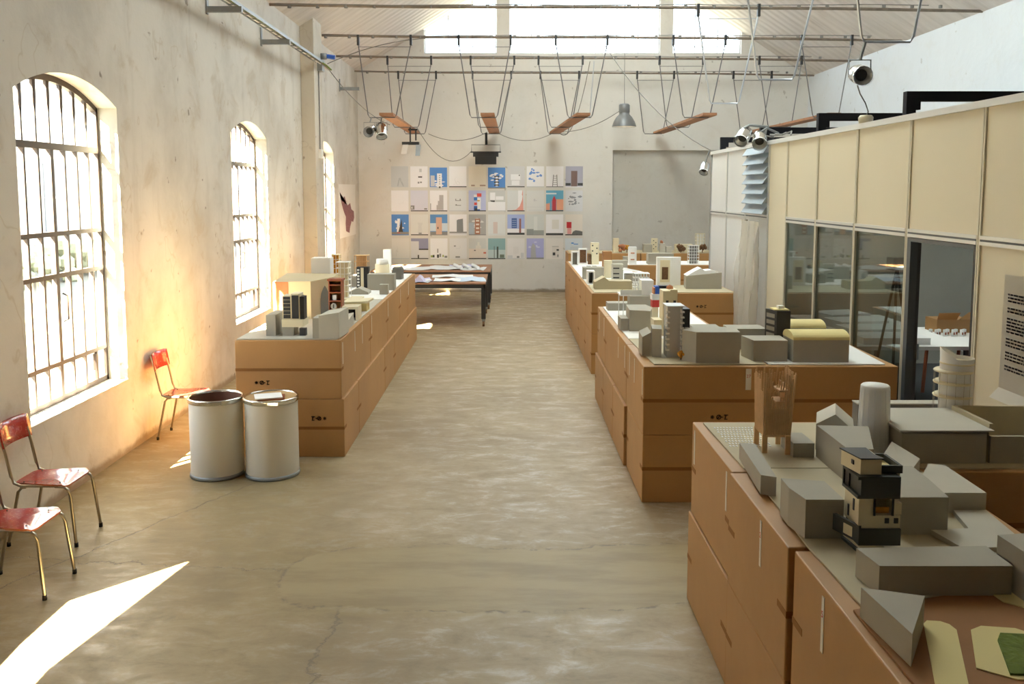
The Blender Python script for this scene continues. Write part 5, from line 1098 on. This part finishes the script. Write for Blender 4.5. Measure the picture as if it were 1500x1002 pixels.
obj('housing',MB().box(-.84,-.24,20.8,21.0,3.28,3.38,'black').box(-.79,-.29,20.82,20.98,3.10,3.28,'black'),t); obj('trim',MB().box(-.90,-.18,20.79,21.01,3.375,3.40,'black'),t)
obj('yoke',MB().tube([(-.88,20.9,3.38),(-.88,20.9,3.56),(-.2,20.9,3.56),(-.2,20.9,3.38)],.008,6,'wire'),t); obj('clamp',MB().tube([(-.53,20.9,3.56),(-.53,20.9,3.84)],.03,6,'black'),t)
# bell lamp
t=thing('bell_lamp','grey industrial bell lamp hanging before the back wall','lamp',(2.64,20.2,3.93)); c=(2.64,20.2)
obj('lamp_shade',MB().lathe([(.275,3.93),(.27,3.96),(.24,4.05),(.18,4.15),(.12,4.21),(.115,4.26)],c,32,'lamp'),t); obj('reflector',MB().lathe([(.27,3.935),(.235,4.04),(.17,4.14),(0,4.18)],c,32,'white'),t)
obj('ballast_housing',MB().lathe([(.115,4.24),(.125,4.26),(.125,4.42),(.10,4.45),(0,4.45)],c,24,'lamp'),t); obj('bulb',MB().lathe([(0,3.97),(.18,3.972),(.19,3.985),(0,3.99)],c,20,'lampglass'),t)
obj('suspension_wire',MB().tube([(2.64,20.2,4.45),(2.62,20.2,roofz(2.62)-.01)],.006,5,'wire'),t)
# loose cables
def sag(a,b,s,n=14): a,b=Vector(a),Vector(b); return [a.lerp(b,i/n)-Vector((0,0,s*4*(i/n)*(1-i/n))) for i in range(n+1)]
for a,b,s,lb in (((-3.3,16.2,4.72),(-2.5,18.6,3.86),.15,'grey cable drooping from the tray end to the leftmost plank'),((-3.3,16.2,4.78),(-1.2,16.24,5.25),-.12,'grey cable looping from the tray end up to the tie rod'),
   ((-1.97,19.1,3.82),(-.9,20.8,3.38),.42,'grey cable sagging from the leftmost plank to the black floodlight'),((-1.9,20.9,3.82),(-.5,20.9,3.86),.18,'thin cable hanging between the first and second plank'),((-.3,20.9,3.86),(1.1,20.9,3.86),.2,'thin cable hanging between the second and third plank'),
   ((1.7,16.3,5.22),(3.2,13.95,3.12),.25,'dark cable running diagonally from the rod down to the partition end'),((1.2,20.9,3.84),(1.72,18.8,5.2),.55,'cable loop hanging beside the third plank'),((1.22,20.9,3.86),(2.55,20.3,4.3),.12,'thin cable running to the bell lamp')):
    tag(obj('hanging_cable',MB().tube(sag(a,b,s),.008,5,'cable')),lb,'cable')
tag(obj('diagonal_strut',MB().tube([(1.80,18.75,5.2),(1.72,18.8,4.0)],.01,5,'wire_bright')),'bright vertical rod beside the third plank','rod')
# cable tray with brackets
t=thing('cable_tray','galvanised cable tray running along the left wall up to the pilaster','tray',(-3.3,12,4.7))
mb=MB().box(-3.36,-3.352,7.0,15.5,4.70,4.74,'steel').box(-3.248,-3.24,7.0,15.5,4.70,4.74,'steel'); obj('side_rail',mb,t)
for k in range(28): y=7.1+k*.3; obj('rung',MB().box(-3.352,-3.248,y,y+.02,4.70,4.71,'steel'),t)
for k in range(3): obj('cable',MB().tube([(-3.33+k*.03,7.0,4.722),(-3.33+k*.03,15.95,4.722),(-3.33+k*.03,16.4,4.70)],.014,6,['white','cable','green'][k]),t)
for y,lb in ((10.75,'perforated wall bracket near the top picture edge'),(13.07,'perforated wall bracket above and before the second window'),(19.04,'perforated wall bracket beyond the pilaster')):
    mb=MB().box(XL,XL+.02,y-.03,y+.03,4.60,4.86,'steel').box(XL,-3.20,y-.025,y+.025,4.62,4.69,'steel')
    tag(obj('wall_bracket',mb),lb,'bracket')
tag(obj('junction_box',MB().box(-3.39,-3.30,15.75,15.95,4.60,4.80,'steel').lathe([(0,4.82),(.06,4.82),(.06,4.92),(0,4.93)],(-3.30,15.9),10,'steel').tube([(-3.24,15.9,4.87),(-3.10,15.9,4.85)],.04,8,'blue')),'steel junction box with blue plug at the pilaster top','box')
t=thing('light_switch','white switch box with thin conduit on the pilaster','switch',(-3.38,15.8,3.1)); obj('switch_box',MB().box(-3.39,-3.34,15.72,15.88,3.06,3.22,'white'),t); obj('conduit',MB().tube([(-3.375,15.8,3.22),(-3.375,15.8,4.6)],.010,6,'cable'),t)
